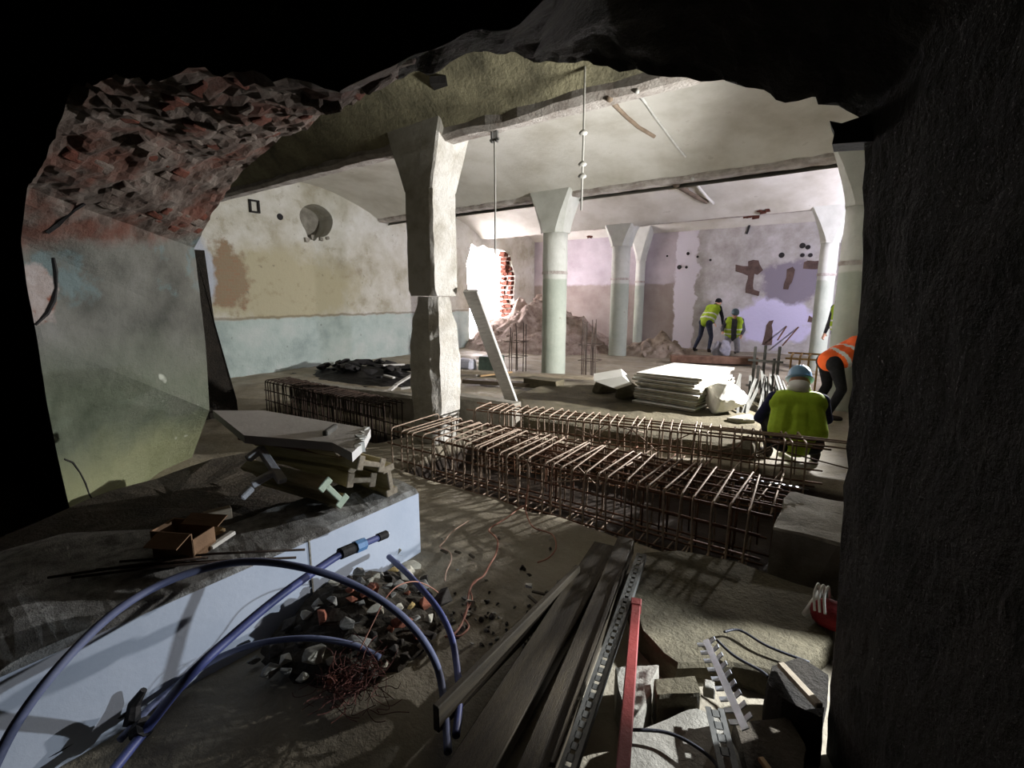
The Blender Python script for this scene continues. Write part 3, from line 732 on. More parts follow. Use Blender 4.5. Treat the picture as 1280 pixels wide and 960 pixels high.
# stooping man by the back wall, seen from behind
st = dict(pelvis=(0, 0, .88), hip_l=(-.10, 0, .86), hip_r=(.10, 0, .86), chest=(0, .26, 1.20), neck=(0, .40, 1.36), head=(0, .50, 1.41), face=(0, .75, -.65),
          sh_l=(-.19, .33, 1.29), sh_r=(.19, .33, 1.29), el_l=(-.24, .42, 1.02), el_r=(.24, .42, 1.02), wr_l=(-.16, .58, .84), wr_r=(.17, .56, .82),
          knee_l=(-.19, .05, .46), knee_r=(.16, .08, .46), ankle_l=(-.26, -.10, .09), ankle_r=(.18, -.02, .09), toe_l=(-.29, .06, .03), toe_r=(.20, .14, .03))
person('stooping worker in black sleeves and yellow vest by the back wall, seen from behind', (-3.72, 14.75, -.03), rad(-22), st, (M_BLACKC, M_JEAN, M_BOOT), ('hair', M_BLACKC), .016, None, M_HIVIS)
kn = dict(pelvis=(0, 0, .52), hip_l=(-.10, 0, .50), hip_r=(.10, 0, .50), chest=(0, .05, .86), neck=(0, .08, 1.03), head=(0, .13, 1.12), face=(-.1, .85, -.5),
          sh_l=(-.19, .06, .97), sh_r=(.19, .06, .97), el_l=(-.27, .02, .70), el_r=(.29, .08, .72), wr_l=(-.20, .22, .58), wr_r=(.30, .30, .66),
          knee_l=(-.13, .20, .13), knee_r=(.14, .20, .13), ankle_l=(-.13, -.20, .10), ankle_r=(.14, -.20, .10), toe_l=(-.13, -.27, .03), toe_r=(.14, -.27, .03), open=(0, 0, 0))
person('kneeling worker with grey knit hat and open yellow vest, facing the camera', (-2.92, 14.55, -.03), rad(198), kn, (M_CHAR, M_GREYC, M_BOOT), ('hat', M_HAT), .016, None, M_HIVIS)
sq = dict(pelvis=(0, 0, .22), hip_l=(-.12, 0, .22), hip_r=(.12, 0, .22), chest=(0, .13, .52), neck=(.01, .21, .68), head=(.02, .27, .745), face=(.25, .85, -.45),
          sh_l=(-.21, .16, .62), sh_r=(.21, .16, .62), el_l=(-.32, .28, .37), el_r=(.31, .30, .40), wr_l=(-.18, .46, .26), wr_r=(.17, .48, .30),
          knee_l=(-.24, .36, .44), knee_r=(.22, .36, .44), ankle_l=(-.22, .14, .08), ankle_r=(.20, .14, .08), toe_l=(-.26, .28, .03), toe_r=(.24, .28, .03), plain=(0, 0, 0), hood=(0, 0, 0))
person('squatting worker in light blue helmet and navy jacket behind the upright rebar cage', (-.40, 5.30, -.03), rad(16), sq, (M_NAVY, M_BLACKC, M_BOOT), ('helmet', M_HELM_B), .011, None, M_HIVIS)
og = dict(st); 
person('bending worker in black jacket and orange vest, half hidden by the dark pillar', (-.30, 7.62, -.03), rad(-54), dict(pelvis=(0, 0, .78), hip_l=(-.10, 0, .76), hip_r=(.10, 0, .76), chest=(0, .34, .96), neck=(0, .52, 1.02), head=(0, .62, 1.0), face=(0, .5, -.85),
          sh_l=(-.19, .44, 1.0), sh_r=(.19, .44, 1.0), el_l=(-.25, .50, .72), el_r=(.25, .50, .72), wr_l=(-.16, .62, .50), wr_r=(.17, .62, .50),
          knee_l=(-.15, .10, .42), knee_r=(.15, .10, .42), ankle_l=(-.16, -.06, .09), ankle_r=(.16, -.06, .09), toe_l=(-.18, .10, .03), toe_r=(.18, .10, .03)), (M_BLACKC, M_BLACKC, M_BOOT), ('helmet', M_HELM_W), .014, None, M_HIVISO)
sd_ = dict(pelvis=(0, 0, .92), hip_l=(-.09, 0, .90), hip_r=(.09, 0, .90), chest=(0, .0, 1.28), neck=(0, .02, 1.46), head=(0, .04, 1.56), face=(0, 1, -.1),
          sh_l=(-.20, 0, 1.40), sh_r=(.20, 0, 1.40), el_l=(-.26, .0, 1.12), el_r=(.26, .0, 1.12), wr_l=(-.24, .14, .90), wr_r=(.24, .14, .90),
          knee_l=(-.10, .03, .48), knee_r=(.11, .03, .48), ankle_l=(-.11, -.02, .09), ankle_r=(.12, -.02, .09), toe_l=(-.13, .14, .03), toe_r=(.14, .14, .03))
q = W(1051, 425, d=9.6)
person('standing worker in white helmet and yellow vest, a sliver seen beside the floodlit column', (q.x, q.y, -.03), rad(150), sd_, (M_CHAR, M_JEAN, M_BOOT), ('helmet', M_HELM_W), .016, None, M_HIVIS)
# ------------------------------------------------------------------ middle distance
M_BOARD = mottled('white_faced_board', (206, 206, 200), (226, 226, 220), 3, .6, .3, .7, .003, .3)
M_BOARDE = mottled('board_edge', (110, 104, 92), (150, 144, 130), 10, .9)
def plank(label, a, b, w_, t, m, name='plank', cat='plank', lift=0, roll=0, group=None):
    a, b = Vector(a), Vector(b); bm = bmesh.new(); box(bm, (0, 0, 0), ((b-a).length, w_, t)); bevel(bm, min(.004, t*.2))
    for v in bm.verts: v.co.z += .004*nz((v.co.x, v.co.y, 0), 3, len(label))
    o = link(name, bm, m); o.matrix_world = Matrix.Translation((a+b)/2+Vector((0, 0, lift+t/2))) @ (aim(a, b) @ Matrix.Rotation(roll, 3, 'X')).to_4x4()
    return tag(o, label, cat, group)
# stack of boards on the pad: each board is a thing
a0 = W(800, 506, z=.10); ang = rad(24)
def rot2(x, y, a): return Vector((x*math.cos(a)-y*math.sin(a), x*math.sin(a)+y*math.cos(a), 0))
bd_me = []
for k in range(3):
    b = bmesh.new(); box(b, (0, 0, 0), (.92, 1.25, .032)); bevel(b, .004)
    for v in b.verts: v.co.z += .005*math.sin(v.co.x*2+k)+.003*math.sin(v.co.y*3+k*2)
    for f in b.faces: f.material_index = 0 if abs(f.normal.z) > .5 else 1
    bmesh.ops.recalc_face_normals(b, faces=b.faces[:])
    m = bpy.data.meshes.new('board'); b.to_mesh(m); b.free(); m.materials.append(M_BOARD); m.materials.append(M_BOARDE); bd_me.append(m)
base = Vector((-2.0, 7.0, .13))
nB = 10
for k in range(nB):
    o = bpy.data.objects.new('board', bd_me[k % 3]); C.objects.link(o)
    o.location = base + Vector((R.uniform(-.035, .035), R.uniform(-.04, .04), k*.0455)); o.rotation_euler = (R.uniform(-.004, .004), R.uniform(-.004, .004), rad(-8)+R.uniform(-.05, .05))
    if k == nB-1: tag(o, 'bright white board lying topmost on the stack of boards', 'board', 'boards stacked on the concrete pad')
    elif k == 0: tag(o, 'lowest board of the stack, resting on the concrete pad', 'board', 'boards stacked on the concrete pad')
    else: tag(o, ('second', 'third', 'fourth', 'fifth', 'sixth', 'seventh', 'eighth', 'ninth')[nB-2-k]+' board from the top of the stack, dark edge showing', 'board', 'boards stacked on the concrete pad')
def rock(name, label, loc, size, seed, m, rz=0, group=None, cat='concrete lump', k=18, sub=1):
    b = bmesh.new(); b.from_mesh(stone_mesh(seed, k))
    if sub:
        bmesh.ops.triangulate(b, faces=b.faces[:]); bmesh.ops.subdivide_edges(b, edges=b.edges[:], cuts=2, use_grid_fill=True)
        for v in b.verts: v.co += v.co.normalized()*.035*nz(v.co, 5, seed)
    for v in b.verts: v.co = Vector((v.co.x*size[0], v.co.y*size[1], v.co.z*size[2]))
    zmin = min(v.co.z for v in b.verts)
    for v in b.verts: v.co.z -= zmin
    o = link(name, b, m); o.location = loc; o.rotation_euler = (0, 0, rz); return tag(o, label, cat, group)
p = W(752, 494, z=.08); rock('concrete_lump', 'dark broken concrete lump left of the boulders by the board stack', (p.x, p.y+.1, .06), (.45, .42, .42), 3, M_CONCD, .4)
p = W(785, 503, z=.08); rock('concrete_lump', 'rounded earthy concrete lump pressed against the left of the board stack', (-2.72, 6.62, .06), (.42, .34, .40), 8, M_CONCD, .8)
# broken slab tilted with a bright triangular end
b = bmesh.new(); prism(b, [(-.28, 0, 0), (.10, 0, .12), (.24, 0, .02), (.05, 0, -.08)], (0, .34, 0)); bevel(b, .01)
o = link('concrete_shard', b, M_BOARD); o.location = W(768, 474, z=.46); o.location.z = .40; o.rotation_euler = (.15, .1, .5); tag(o, 'bright triangular shard of concrete on top of the dark lump', 'concrete shard')
rock('cement_sack', 'bulging white sack at the right foot of the board stack', (-1.34, 6.55, .07), (.62, .62, .50), 21, mottled('white_sack', (196, 192, 184), (224, 222, 216), 5, .8), .3, None, 'sack', 26)
rock('concrete_lump', 'pale rubble lump in front of the white sack', (-1.06, 6.2, -.02), (.34, .3, .30), 33, M_CONC, .3)
# bundle of galvanised profiles
g = thing('steel_profile_bundle', 'bundle of galvanised steel profiles slumped right of the white sack', 'steel profiles', (-1.15, 7.05, 0))
for i in range(16):
    b = bmesh.new(); x = -.1+i*.035; top = Vector((x+R.uniform(-.15, .1), .35+R.uniform(-.1, .2), .50+R.uniform(-.06, .05))); bot = Vector((x*1.4+R.uniform(-.04, .10), -.40+R.uniform(-.15, .1), .03))
    box(b, (0, 0, 0), ((top-bot).length, .03, .006)); box(b, (0, .014, .012), ((top-bot).length, .004, .022))
    m4 = Matrix.Translation((top+bot)/2) @ aim(bot, top).to_4x4()
    b.transform(m4); link('profile', b, M_STEELD, g)
# leaning prop plank
M_PALEW = mottled('pale_grey_plank', (164, 162, 158), (200, 198, 194), 4, .8, .3, .7, .005, .4, stretch=(1, 9, 9))
b = bmesh.new(); A, B_ = W(640, 512, z=.06), W(556, 366, Y=4.12)
B_ = Vector((-3.60, 4.14, 1.62)); A = W(640, 512, z=.0)+Vector((0, .0, .03))
box(b, (0, 0, 0), ((B_-A).length+.05, .17, .05)); bevel(b, .004); b.transform(Matrix.Translation((A+B_)/2+Vector((0.03, 0, 0.02))) @ aim(A, B_).to_4x4())
o = link('leaning_plank', b, M_PALEW); tag(o, 'pale grey plank propped diagonally against the chipped column', 'plank')
M_STARTER = mottled('grey_brown_bar', (72, 62, 56), (112, 100, 92), 10, .7, metal=.2)
# starter bars rising from the floor
def starters(label, loc, n, h, sp, m):
    g = thing('starter_bars', label, 'rebar', loc)
    for i in range(n):
        b = bmesh.new(); x, y = R.uniform(-sp, sp), R.uniform(-sp, sp); hh = h*R.uniform(.8, 1.05)
        tube(b, [(x, y, -.08), (x+R.uniform(-.01, .01), y, hh*.5), (x+R.uniform(-.03, .03), y+R.uniform(-.03, .03), hh)], .011, 5); link('bar', b, m, g)
    for z in (.3, .62):
        b = bmesh.new(); s = sp+.02; tube(b, [(-s, -s, z), (s, -s, z), (s, s, z), (-s, s, z)], .008, 5, True); link('tie', b, m, g)
    return g
p = W(645, 462, z=0); starters('starter bars standing in front of the dirt slope, left of the round green column', (p.x, p.y, 0), 7, 1.0, .17, M_STARTER)
p = W(737, 468, z=0); starters('starter bars standing between the two round columns', (p.x, p.y, 0), 9, 1.15, .16, M_STARTER)
# steel post cluster and yellow bar cage at right
g = thing('steel_posts', 'cluster of grey steel posts tied with a cross rail, left of the yellow cage', 'steel posts')
g.location = W(950, 500, z=0)
for i, (x, y, h) in enumerate(((-.13, 0, .88), (0, .06, .9), (.2, 0, .9), (-.05, -.1, .6), (.13, .12, .7))):
    b = bmesh.new(); box(b, (x, y, h/2-.05), (.038, .038, h)); bevel(b, .004); link('post', b, M_STEELD, g)
for z in (.62, .22):
    b = bmesh.new(); box(b, (.03, -.04, z), (.48, .03, .03)); link('cross_rail', b, M_STEELD, g)
g = thing('yellow_bar_cage', 'cage of thick ochre bars standing behind the squatting worker', 'bar cage')
M_OCH = mottled('ochre_bar', (134, 104, 62), (176, 142, 92), 9, .7)
c0 = W(1018, 497, z=0); g.location = c0
for i in range(7):
    b = bmesh.new(); x = -.36+i*.12
    tube(b, spline([(x, .12, 0.0), (x-.005, -.15, .0), (x, -.2, .1), (x, -.2, .55), (x, -.15, .66), (x, .15, .68)], 4), .016, 6); smooth(link('bent_bar', b, M_OCH, g))
for y, z in ((-.19, .62), (.1, .68), (-.2, .12)):
    b = bmesh.new(); tube(b, [(-.44, y, z), (.40, y, z+.01)], .016, 6); link('rail', b, M_OCH, g)
for k, (px, py, s, lab) in enumerate(((962, 502, (.55, .4, .2), 'flat pale rubble heap piece left of the squatting worker'), (990, 510, (.4, .3, .16), 'smaller pale rubble piece against the yellow cage'), (945, 522, (.5, .35, .16), 'earthy lump in front of the steel posts'), (925, 520, (.3, .3, .2), 'dark lump at the foot of the steel profiles'))):
    p = W(px, py, z=0); rock('concrete_lump', lab, (p.x, p.y, -.06), s, 50+k, (M_CONC, M_CONC, M_CONCD, M_CONCD)[k], k, None, 'concrete lump', 26)
plank('long reddish brown earth covered timber in front of the two workers at the back', W(838, 452, z=0), W(945, 455, z=0), .35, .16, mottled('brown_earthy_timber', (92, 68, 54), (132, 104, 86), 5, .9), 'timber_beam', 'timber')
# mounds of dirt
M_DIRT = mottled('pinkish_rubble', (112, 92, 82), (184, 168, 158), 5, .95, .3, .65, .05, 1)
def mound(name, label, cat, cx, cy, rx, ry, h, m, seed, shape=1.0, nst=0):
    bm = bmesh.new(); n = 46; vg = []
    for j in range(n+1):
        row = []
        for i in range(n+1):
            u, v = -1+2*i/n, -1+2*j/n; r = math.sqrt(u*u+v*v); x, y = cx+u*rx, cy+v*ry
            e = max(0, 1-r)**shape
            z = h*e*(1+.35*nz((x, y, seed), 2.2))+.16*min(1, e*3)*nz((x, y, 3), 4.5, seed)-.08
            if e == 0: z = -.09
            if name == 'rubble_slope' and not (y0 < y < y1): x = max(x, XL+.02)
            row.append(bm.verts.new((x, y, z)))
        vg.append(row)
    for j in range(n):
        for i in range(n): bm.faces.new((vg[j][i], vg[j][i+1], vg[j+1][i+1], vg[j+1][i]))
    bmesh.ops.delete(bm, geom=[f for f in bm.faces if all(v.co.z < -.085 for v in f.verts)], context='FACES')
    sm_ = [stone_mesh(70+k, 9) for k in range(3)]; surf = [v.co.copy() for v in bm.verts if v.co.z > -.02]
    for k in range(nst):
        c = R.choice(surf); t = bmesh.new(); t.from_mesh(R.choice(sm_)); s = R.uniform(.06, .22)
        t.transform(Matrix.Translation(c) @ Matrix.Rotation(R.uniform(0, 6), 4, 'Z') @ Matrix.Rotation(R.uniform(0, 6), 4, 'X') @ Matrix.Scale(s, 4))
        mm = bpy.data.meshes.new('t'); t.to_mesh(mm); t.free(); bm.from_mesh(mm); bpy.data.meshes.remove(mm)
    o = link(name, bm, m); o['kind'] = 'stuff'; return tag(o, label, cat, None, 'stuff')
mound('rubble_slope', 'slope of pinkish rubble running down from the bright breach', 'rubble', -8.6, 13.2, 2.9, 2.1, 1.55, M_DIRT, 4, .8, 170)
mound('dirt_heap', 'low heap of sandy dirt right of the green dado column', 'rubble', -4.55, 13.3, 1.25, .8, .55, mottled('sandy_dirt', (128, 112, 98), (182, 168, 152), 5, .95, .3, .65, .05, 1), 9, .9, 60)
# light dust sacks by the kneeling worker
for k, (px, py) in enumerate(((896, 446), (905, 447))):
    p = W(px, py, z=0); rock('sack', ('pale grey sack standing beside the legs of the stooping worker', 'pale grey sack between the stooping and the kneeling worker')[k], (p.x, p.y, -.02), (.32, .3, .62), 40+k, M_GREYC, k, None, 'sack', 20)
# timber lying behind the cages
plank('long weathered plank lying across the floor in front of the round columns', W(575, 466, z=.02), W(742, 474, z=.02), .22, .06, M_WOODG)
plank('second plank lying across, nearer, with a broken dark end', W(580, 478, z=.02), W(690, 485, z=.02), .2, .07, M_WOODD)
plank('short greenish timber lying left of the concrete pad', W(660, 482, z=.02), W(700, 487, z=.02), .3, .16, M_CONCD, 'timber_block', 'timber')
plank('thin pale batten on the floor behind the leaning plank', W(600, 471, z=.08), W(640, 466, z=.1), .05, .03, M_WOOD)
b = bmesh.new(); box(b, (0, 0, 0), (.5, .3, .34), jit=.02); bevel(b, .02); o = link('plastic_tub', b, mottled('dull_green_plastic', (70, 84, 76), (90, 104, 94), 6, .6)); q = W(614, 462, z=0); o.location = (q.x, q.y, .14); tag(o, 'dull green tub in front of the dirt slope', 'tub')
b = bmesh.new(); box(b, (0, 0, 0), (.42, .26, .24), jit=.03); bevel(b, .04); o = link('plastic_bag', b, mottled('pale_plastic_bag', (170, 172, 190), (205, 206, 220), 6, .5)); q = W(583, 460, z=0); o.location = (q.x, q.y, .09); tag(o, 'pale plastic bag on the floor beside the chipped column', 'bag')
# black debris on the floor by the left wall
hc_ = W(452, 470, z=0); heap = lambda x, y: .26*max(0, 1-math.sqrt(((x-hc_.x)/1.75)**2+((y-hc_.y-.25)/.8)**2))**.7
bm = bmesh.new(); n = 26
vg = [[bm.verts.new((hc_.x-1.8+3.6*i/n, hc_.y-.6+1.7*j/n, heap(hc_.x-1.8+3.6*i/n, hc_.y-.6+1.7*j/n)*.8-.05+.03*nz((i, j, 0), .6))) for i in range(n+1)] for j in range(n+1)]
for j in range(n):
    for i in range(n): bm.faces.new((vg[j][i], vg[j][i+1], vg[j+1][i+1], vg[j+1][i]))
tag(link('scrap_bed', bm, M_DARK), 'black grit under the dark scrap heap by the left wall', 'grit', None, 'stuff')
scrap = [stone_mesh(100+k, 12) for k in range(6)]
for m in scrap: m.materials.append(M_DARK)
for k in range(46):
    a, r = R.uniform(0, 6.28), math.sqrt(R.random())*.93; x, y = hc_.x+1.6*r*math.cos(a), hc_.y+.25+.7*r*math.sin(a); s = R.uniform(.14, .32)
    o = bpy.data.objects.new('black_scrap', scrap[k % 6]); C.objects.link(o)
    o.location = (x, y, heap(x, y)*.9+s*.10); o.rotation_euler = (R.uniform(-.4, .4), R.uniform(-.4, .4), R.uniform(0, 6)); o.scale = (s*1.5, s, s*.62)
    tag(o, 'black scrap in the dark heap below the left wall, '+('left end' if x < hc_.x-.9 else 'left of middle' if x < hc_.x-.2 else 'right of middle' if x < hc_.x+.6 else 'right end')+(' towards the kerb' if y < hc_.y+.2 else ' towards the wall'), 'scrap', 'black scraps heaped by the left wall')
for k, (ax, ay, bx, by) in enumerate(((478, 455, 505, 451), (480, 460, 492, 460), (494, 466, 517, 458), (481, 476, 494, 466), (500, 470, 512, 468))):
    A, B_ = W(ax, ay, z=.28), W(bx, by, z=.30); A.z = heap(A.x, A.y)+.05; B_.z = heap(B_.x, B_.y)+.06
    plank(('pale lath topmost at the right end of the black heap', 'short pale stick in the middle of the black heap', 'grey lath sloping beside the chipped column', 'thin white stick poking out of the black heap', 'short grey lath low at the right end of the black heap')[k],
          A, B_, .07, .03, M_PALEW, 'lath', 'lath', 0, 0, 'laths on the black heap')
# ------------------------------------------------------------------ foreground left: bank, formwork stack, hoses, rubble
M_DIRTD = mottled('dark_earth', (54, 48, 40), (92, 84, 72), 6, .95, .3, .7, .03, .9)
lump('dirt_bank', 'dark earth bank between the green reveal and the block with the pale face', 'earth', [(-3.3, .0), (-3.2, .6), (-2.72, 1.1), (-2.72, 1.9), (-3.0, 2.15), (-4.1, 2.0), (-4.15, 1.4), (-3.95, .7), (-3.6, .1)], -.1, .30, M_DIRTD, .03, .03)
M_YEL = mottled('formwork_timber', (150, 140, 108), (192, 182, 148), 5, .8, .3, .7, .004, .4, stretch=(1, 9, 9))
M_GREENEND = mottled('pale_green_paint', (150, 168, 148), (178, 190, 170), 6, .7)
def beam_mesh(L_):
    def bulb(zc):
        s = 1 if zc > 0 else -1
        return [(-.038, zc-.0), (-.032, zc+s*.02), (.032, zc+s*.02), (.038, zc)]
    out = []
    for zc in (.075, -.075):
        b = bmesh.new(); box(b, (0, 0, zc), (L_, .08, .04)); bevel(b, .011, 2); out.append(b)
    b = bmesh.new(); box(b, (0, 0, 0), (L_, .028, .13)); out.append(b)
    return out
def formwork_beam(label, end, far, roll, endmat=None):
    end, far = Vector(end), Vector(far); L_ = (end-far).length
    g = thing('formwork_beam', label, 'formwork beam', (0, 0, 0), 0, 'formwork beams piled on the block')
    m4 = Matrix.Translation((end+far)/2) @ (aim(far, end) @ Matrix.Rotation(roll, 3, 'X')).to_4x4()
    g.matrix_world = m4
    for nm, b in zip(('flange', 'flange', 'web'), beam_mesh(L_)): link(nm, b, M_YEL, g)
    b = bmesh.new()
    for zc in (.075, -.075): box(b, (L_/2+.004, 0, zc), (.01, .082, .042))
    box(b, (L_/2+.004, 0, 0), (.01, .03, .12)); bevel(b, .004); e = link('end_cap', b, endmat or M_WOODG, g); e['label'] = 'painted beam end'
    return g
for lab, ex, ey, ez, fx, fy, fz, roll, em in (
    ('lowest formwork beam with a pale green end, nearest the camera on the block', 417, 616, .54, 318, 590, .44, .62, M_GREENEND),
    ('formwork beam lying flat behind the pale green ended one', 452, 600, .55, 368, 572, .5, 1.3, None),
    ('formwork beam standing upright at the far corner of the block', 487, 600, .52, 380, 566, .48, .1, None),
    ('tilted formwork beam of the second layer, end above the block corner', 464, 580, .66, 352, 552, .62, 1.2, None),
    ('second layer formwork beam half hidden below the brown timber', 434, 574, .68, 330, 560, .62, .5, None)):
    formwork_beam(lab, W(ex, ey, z=ez), W(fx, fy, z=fz), roll, em)
M_PLY = mottled('grey_panel_face', (186, 183, 180), (210, 207, 204), 4, .8, .3, .7, .006, .4)
zp = .80
poly = [W(266, 513, z=zp), W(330, 513, z=zp), W(463, 536, z=zp), W(455, 552, z=zp), W(440, 566, z=zp), W(415, 553, z=zp), W(305, 544, z=zp)]
b = bmesh.new(); prism(b, poly, (0, 0, -.05)); bevel(b, .006); o = link('formwork_panel', b, M_PLY); tag(o, 'large grey formwork panel with broken white end, on top of the formwork beams', 'panel')
b = bmesh.new()
for k in range(9): box(b, W(446-k*.6+k*2, 562-k*3, z=zp-.02), (.035, .035, .05), jit=.012)
link('broken_end', b, M_BOARD, o)
plank('reddish brown timber with a white sawn end under the grey panel', W(305, 548, z=zp-.1), W(432, 570, z=zp-.1), .09, .05, mottled('brown_timber', (92, 62, 44), (132, 96, 68), 4, .8, stretch=(1, 9, 9)), 'timber', 'timber')
M_PALES = mottled('pale_zinc', (176, 178, 184), (208, 210, 216), 7, .6)
g = thing('steel_clamp', 'grey jointed steel clamp hanging below the left end of the grey panel', 'clamp', (0, 0, 0))
for (ax, ay, bx, by, w_) in ((312, 572, 326, 562, .05), (326, 562, 345, 590, .045), (345, 590, 352, 600, .05), (340, 592, 318, 604, .05), (312, 612, 304, 620, .04)):
    A, B_ = W(ax, ay, z=.72-(ay-560)*.003), W(bx, by, z=.72-(by-560)*.003); bb = bmesh.new(); box(bb, (0, 0, 0), ((B_-A).length+.03, w_, .035)); bevel(bb, .006)
    bb.transform(Matrix.Translation((A+B_)/2) @ aim(A, B_).to_4x4()); link('jaw' if ay < 580 else 'link', bb, M_PALES, g)
b = bmesh.new(); A = W(413, 540, z=zp); box(b, A+Vector((0, 0, -.015)), (.03, .16, .09), Z(.6)); bevel(b, .006); tag(link('edge_clip', b, M_STEELD), 'dark clip gripping the front edge of the grey panel', 'clip')
# cardboard and offcuts on the bank
M_CARD = mottled('brown_cardboard', (104, 80, 60), (136, 108, 82), 3, .9)
g = thing('cardboard_box', 'crushed brown cardboard box on the bank left of the cement top', 'box', (0, 0, 0)); g.location = W(232, 688, z=.445)
b = bmesh.new()
for (c, s) in (((0, -.09, .08), (.28, .008, .18)), ((0, .09, .08), (.28, .008, .18)), ((-.14, 0, .08), (.008, .18, .18)), ((.14, 0, .06), (.008, .18, .14)), ((0, 0, -.005), (.28, .18, .008))): box(b, c, s)
b.transform(Z(.5).to_4x4() @ Matrix.Scale(.72, 4)); link('carton', b, M_CARD, g)
for q, s, a in (((.10, -.12, .15), (.22, .12, .006), .5), ((.02, .12, .17), (.26, .1, .006), .5)):
    b = bmesh.new(); box(b, (0, 0, 0), s, Matrix.Rotation(.35, 3, 'X')); b.transform(Matrix.Scale(.72, 4) @ Matrix.Translation(q) @ Z(a).to_4x4()); link('flap', b, M_CARD, g)
for lab, a, b_, w_, t, m in (('bright edged timber offcut in front of the cardboard box', (262, 688), (292, 668), .03, .02, M_BOARD), ('short pale offcut lying on the cardboard box', (256, 663), (276, 668), .06, .02, M_WOOD),
                            ('grey timber piece behind the cardboard box', (255, 655), (290, 646), .05, .06, M_WOODG), ('small pale splinter left of the bright edged offcut', (232, 694), (252, 686), .04, .02, M_WOOD)):
    plank(lab, W(*a, z=.44), W(*b_, z=.44), w_, t, m, 'timber_offcut', 'offcut', 0, 0, 'offcuts round the cardboard box')
for k, (a, b_, w_, m, lab) in enumerate((((20, 708), (92, 702), .06, M_WOODG, 'weathered board lying at the foot of the green reveal'), ((0, 752), (64, 722), .03, M_WOOD, 'thin pale lath at the left edge of the photo'), ((16, 712), (30, 692), .035, M_WOODG, 'short upright lath end by the weathered board'),
        ((80, 752), (150, 716), .14, M_WOOD, 'broad tan board lying on the dark bank'), ((10, 722), (90, 712), .05, M_WOODD, 'dark batten beside the weathered board'))):
    plank(lab, W(*a, z=.33), W(*b_, z=.34), w_, .025, m, 'board_scrap', 'board', .0, 0, 'boards lying at the lower left')
M_THIN = mottled('thin_dark_rod', (46, 38, 34), (78, 64, 54), 10, .6, metal=.4)
for k, (a, b_) in enumerate((((150, 702), (381, 687)), ((120, 712), (370, 697)), ((90, 722), (300, 700)), ((60, 722), (260, 697)))):
    b = bmesh.new(); A, B_ = W(*a, z=.45), W(*b_, z=.46); tube(b, [A, A.lerp(B_, .5)+Vector((0, 0, .008)), B_], .006, 6)
    tag(smooth(link('steel_rod', b, M_THIN)), ('uppermost thin rod lying across the cement top, tip near the blue hose', 'second thin rod across the cement top, just below the uppermost', 'third thin rod, ending above the grey arched hose', 'shortest thin rod, furthest left on the cement top')[k], 'rod', 'thin rods on the cement top')
# hoses
M_HOSE = mottled('blue_polyethylene', (58, 66, 116), (76, 84, 138), 3, .5, .3, .7, .001, .1, spec=.5)
M_HOSEG = mottled('dusty_blue_hose', (84, 90, 122), (116, 122, 148), 5, .6, .3, .7, .001, .1)
M_HOSED = mottled('black_hose', (24, 26, 34), (36, 38, 48), 5, .5)
M_BLUEF = mottled('light_blue_fitting', (88, 130, 178), (104, 146, 192), 4, .4)
g = thing('water_hose', 'straight blue hose with black and light blue couplings, tip before the block corner', 'hose')
pp = [W(120, 990, z=.02), W(188, 905, z=.05), W(232, 850, X=-1.72), W(290, 795, X=-1.74), W(350, 745, X=-1.78), W(405, 706, X=-1.82), W(430, 690, X=-1.83)]
b = bmesh.new(); tube(b, spline(pp, 8), .017, 10); smooth(link('hose', b, M_HOSE, g))
A, B_ = W(428, 691, X=-1.83), W(480, 669, X=-1.85)
def seg(t0, t1, r, m, nm, n=12):
    b = bmesh.new(); tube(b, [A.lerp(B_, t0), A.lerp(B_, (t0+t1)/2), A.lerp(B_, t1)], r, n); bevel(b, .004, 1, .6); link(nm, b, m, g)
seg(-.05, .22, .027, M_DARK, 'coupling'); seg(.22, .28, .022, M_DARK, 'coupling_neck'); seg(.28, .50, .030, M_BLUEF, 'coupling_nut', 8); seg(.5, .84, .016, M_HOSE, 'stub'); seg(.84, 1.06, .021, M_DARK, 'end_fitting'); seg(1.06, 1.1, .014, M_STEEL, 'tip')
def hose(label, pts, r, m, name='water_hose'):
    b = bmesh.new(); tube(b, spline(pts, 8), r, 10); return tag(smooth(link(name, b, m)), label, 'hose')
hose('dusty blue hose arching over the block and down across the rubble', [W(-20, 985, X=-1.9), W(20, 905, X=-1.95), W(75, 832, X=-2.0), W(140, 768, z=.46), W(200, 731, z=.47), W(262, 709, z=.48), W(320, 702, z=.49), W(385, 711, z=.47),
      W(440, 730, z=.40), W(490, 760, z=.31), W(525, 795, z=.20), W(547, 835, z=.08), W(556, 885, z=.02), W(560, 940, z=.02)], .0155, M_HOSEG)
hose('short blue hose curving down at the right end of the rubble', [W(486, 696, z=.16), W(505, 713, z=.18), W(528, 737, z=.17), W(550, 765, z=.13), W(564, 795, z=.08), W(570, 825, z=.03), W(574, 870, z=.02), W(570, 920, z=.02)], .015, M_HOSE)
hose('grey hose lying low in front of the rubble', [W(150, 925, z=.02), W(190, 882, z=.03), W(235, 846, z=.05), W(280, 819, z=.09), W(330, 803, z=.12), W(390, 798, z=.13), W(440, 806, z=.10), W(475, 822, z=.06)], .013, M_HOSEG)
hose('dark hose lying along the foot of the pale block face', [W(-20, 985, z=.02), W(60, 945, z=.02), W(130, 905, z=.02), W(160, 890, z=.02)], .012, M_HOSED)
b = bmesh.new(); q = W(165, 905, z=.02); tube(b, [q, q+Vector((-.02, .02, .06)), q+Vector((.0, .05, .11))], [.03, .022, .012], 8); tube(b, [q+Vector((.06, 0, 0)), q+Vector((.09, .02, .03))], .035, 8)
tag(link('hose_valve', b, M_DARK), 'dark valve on the floor at the end of the black hose', 'valve')
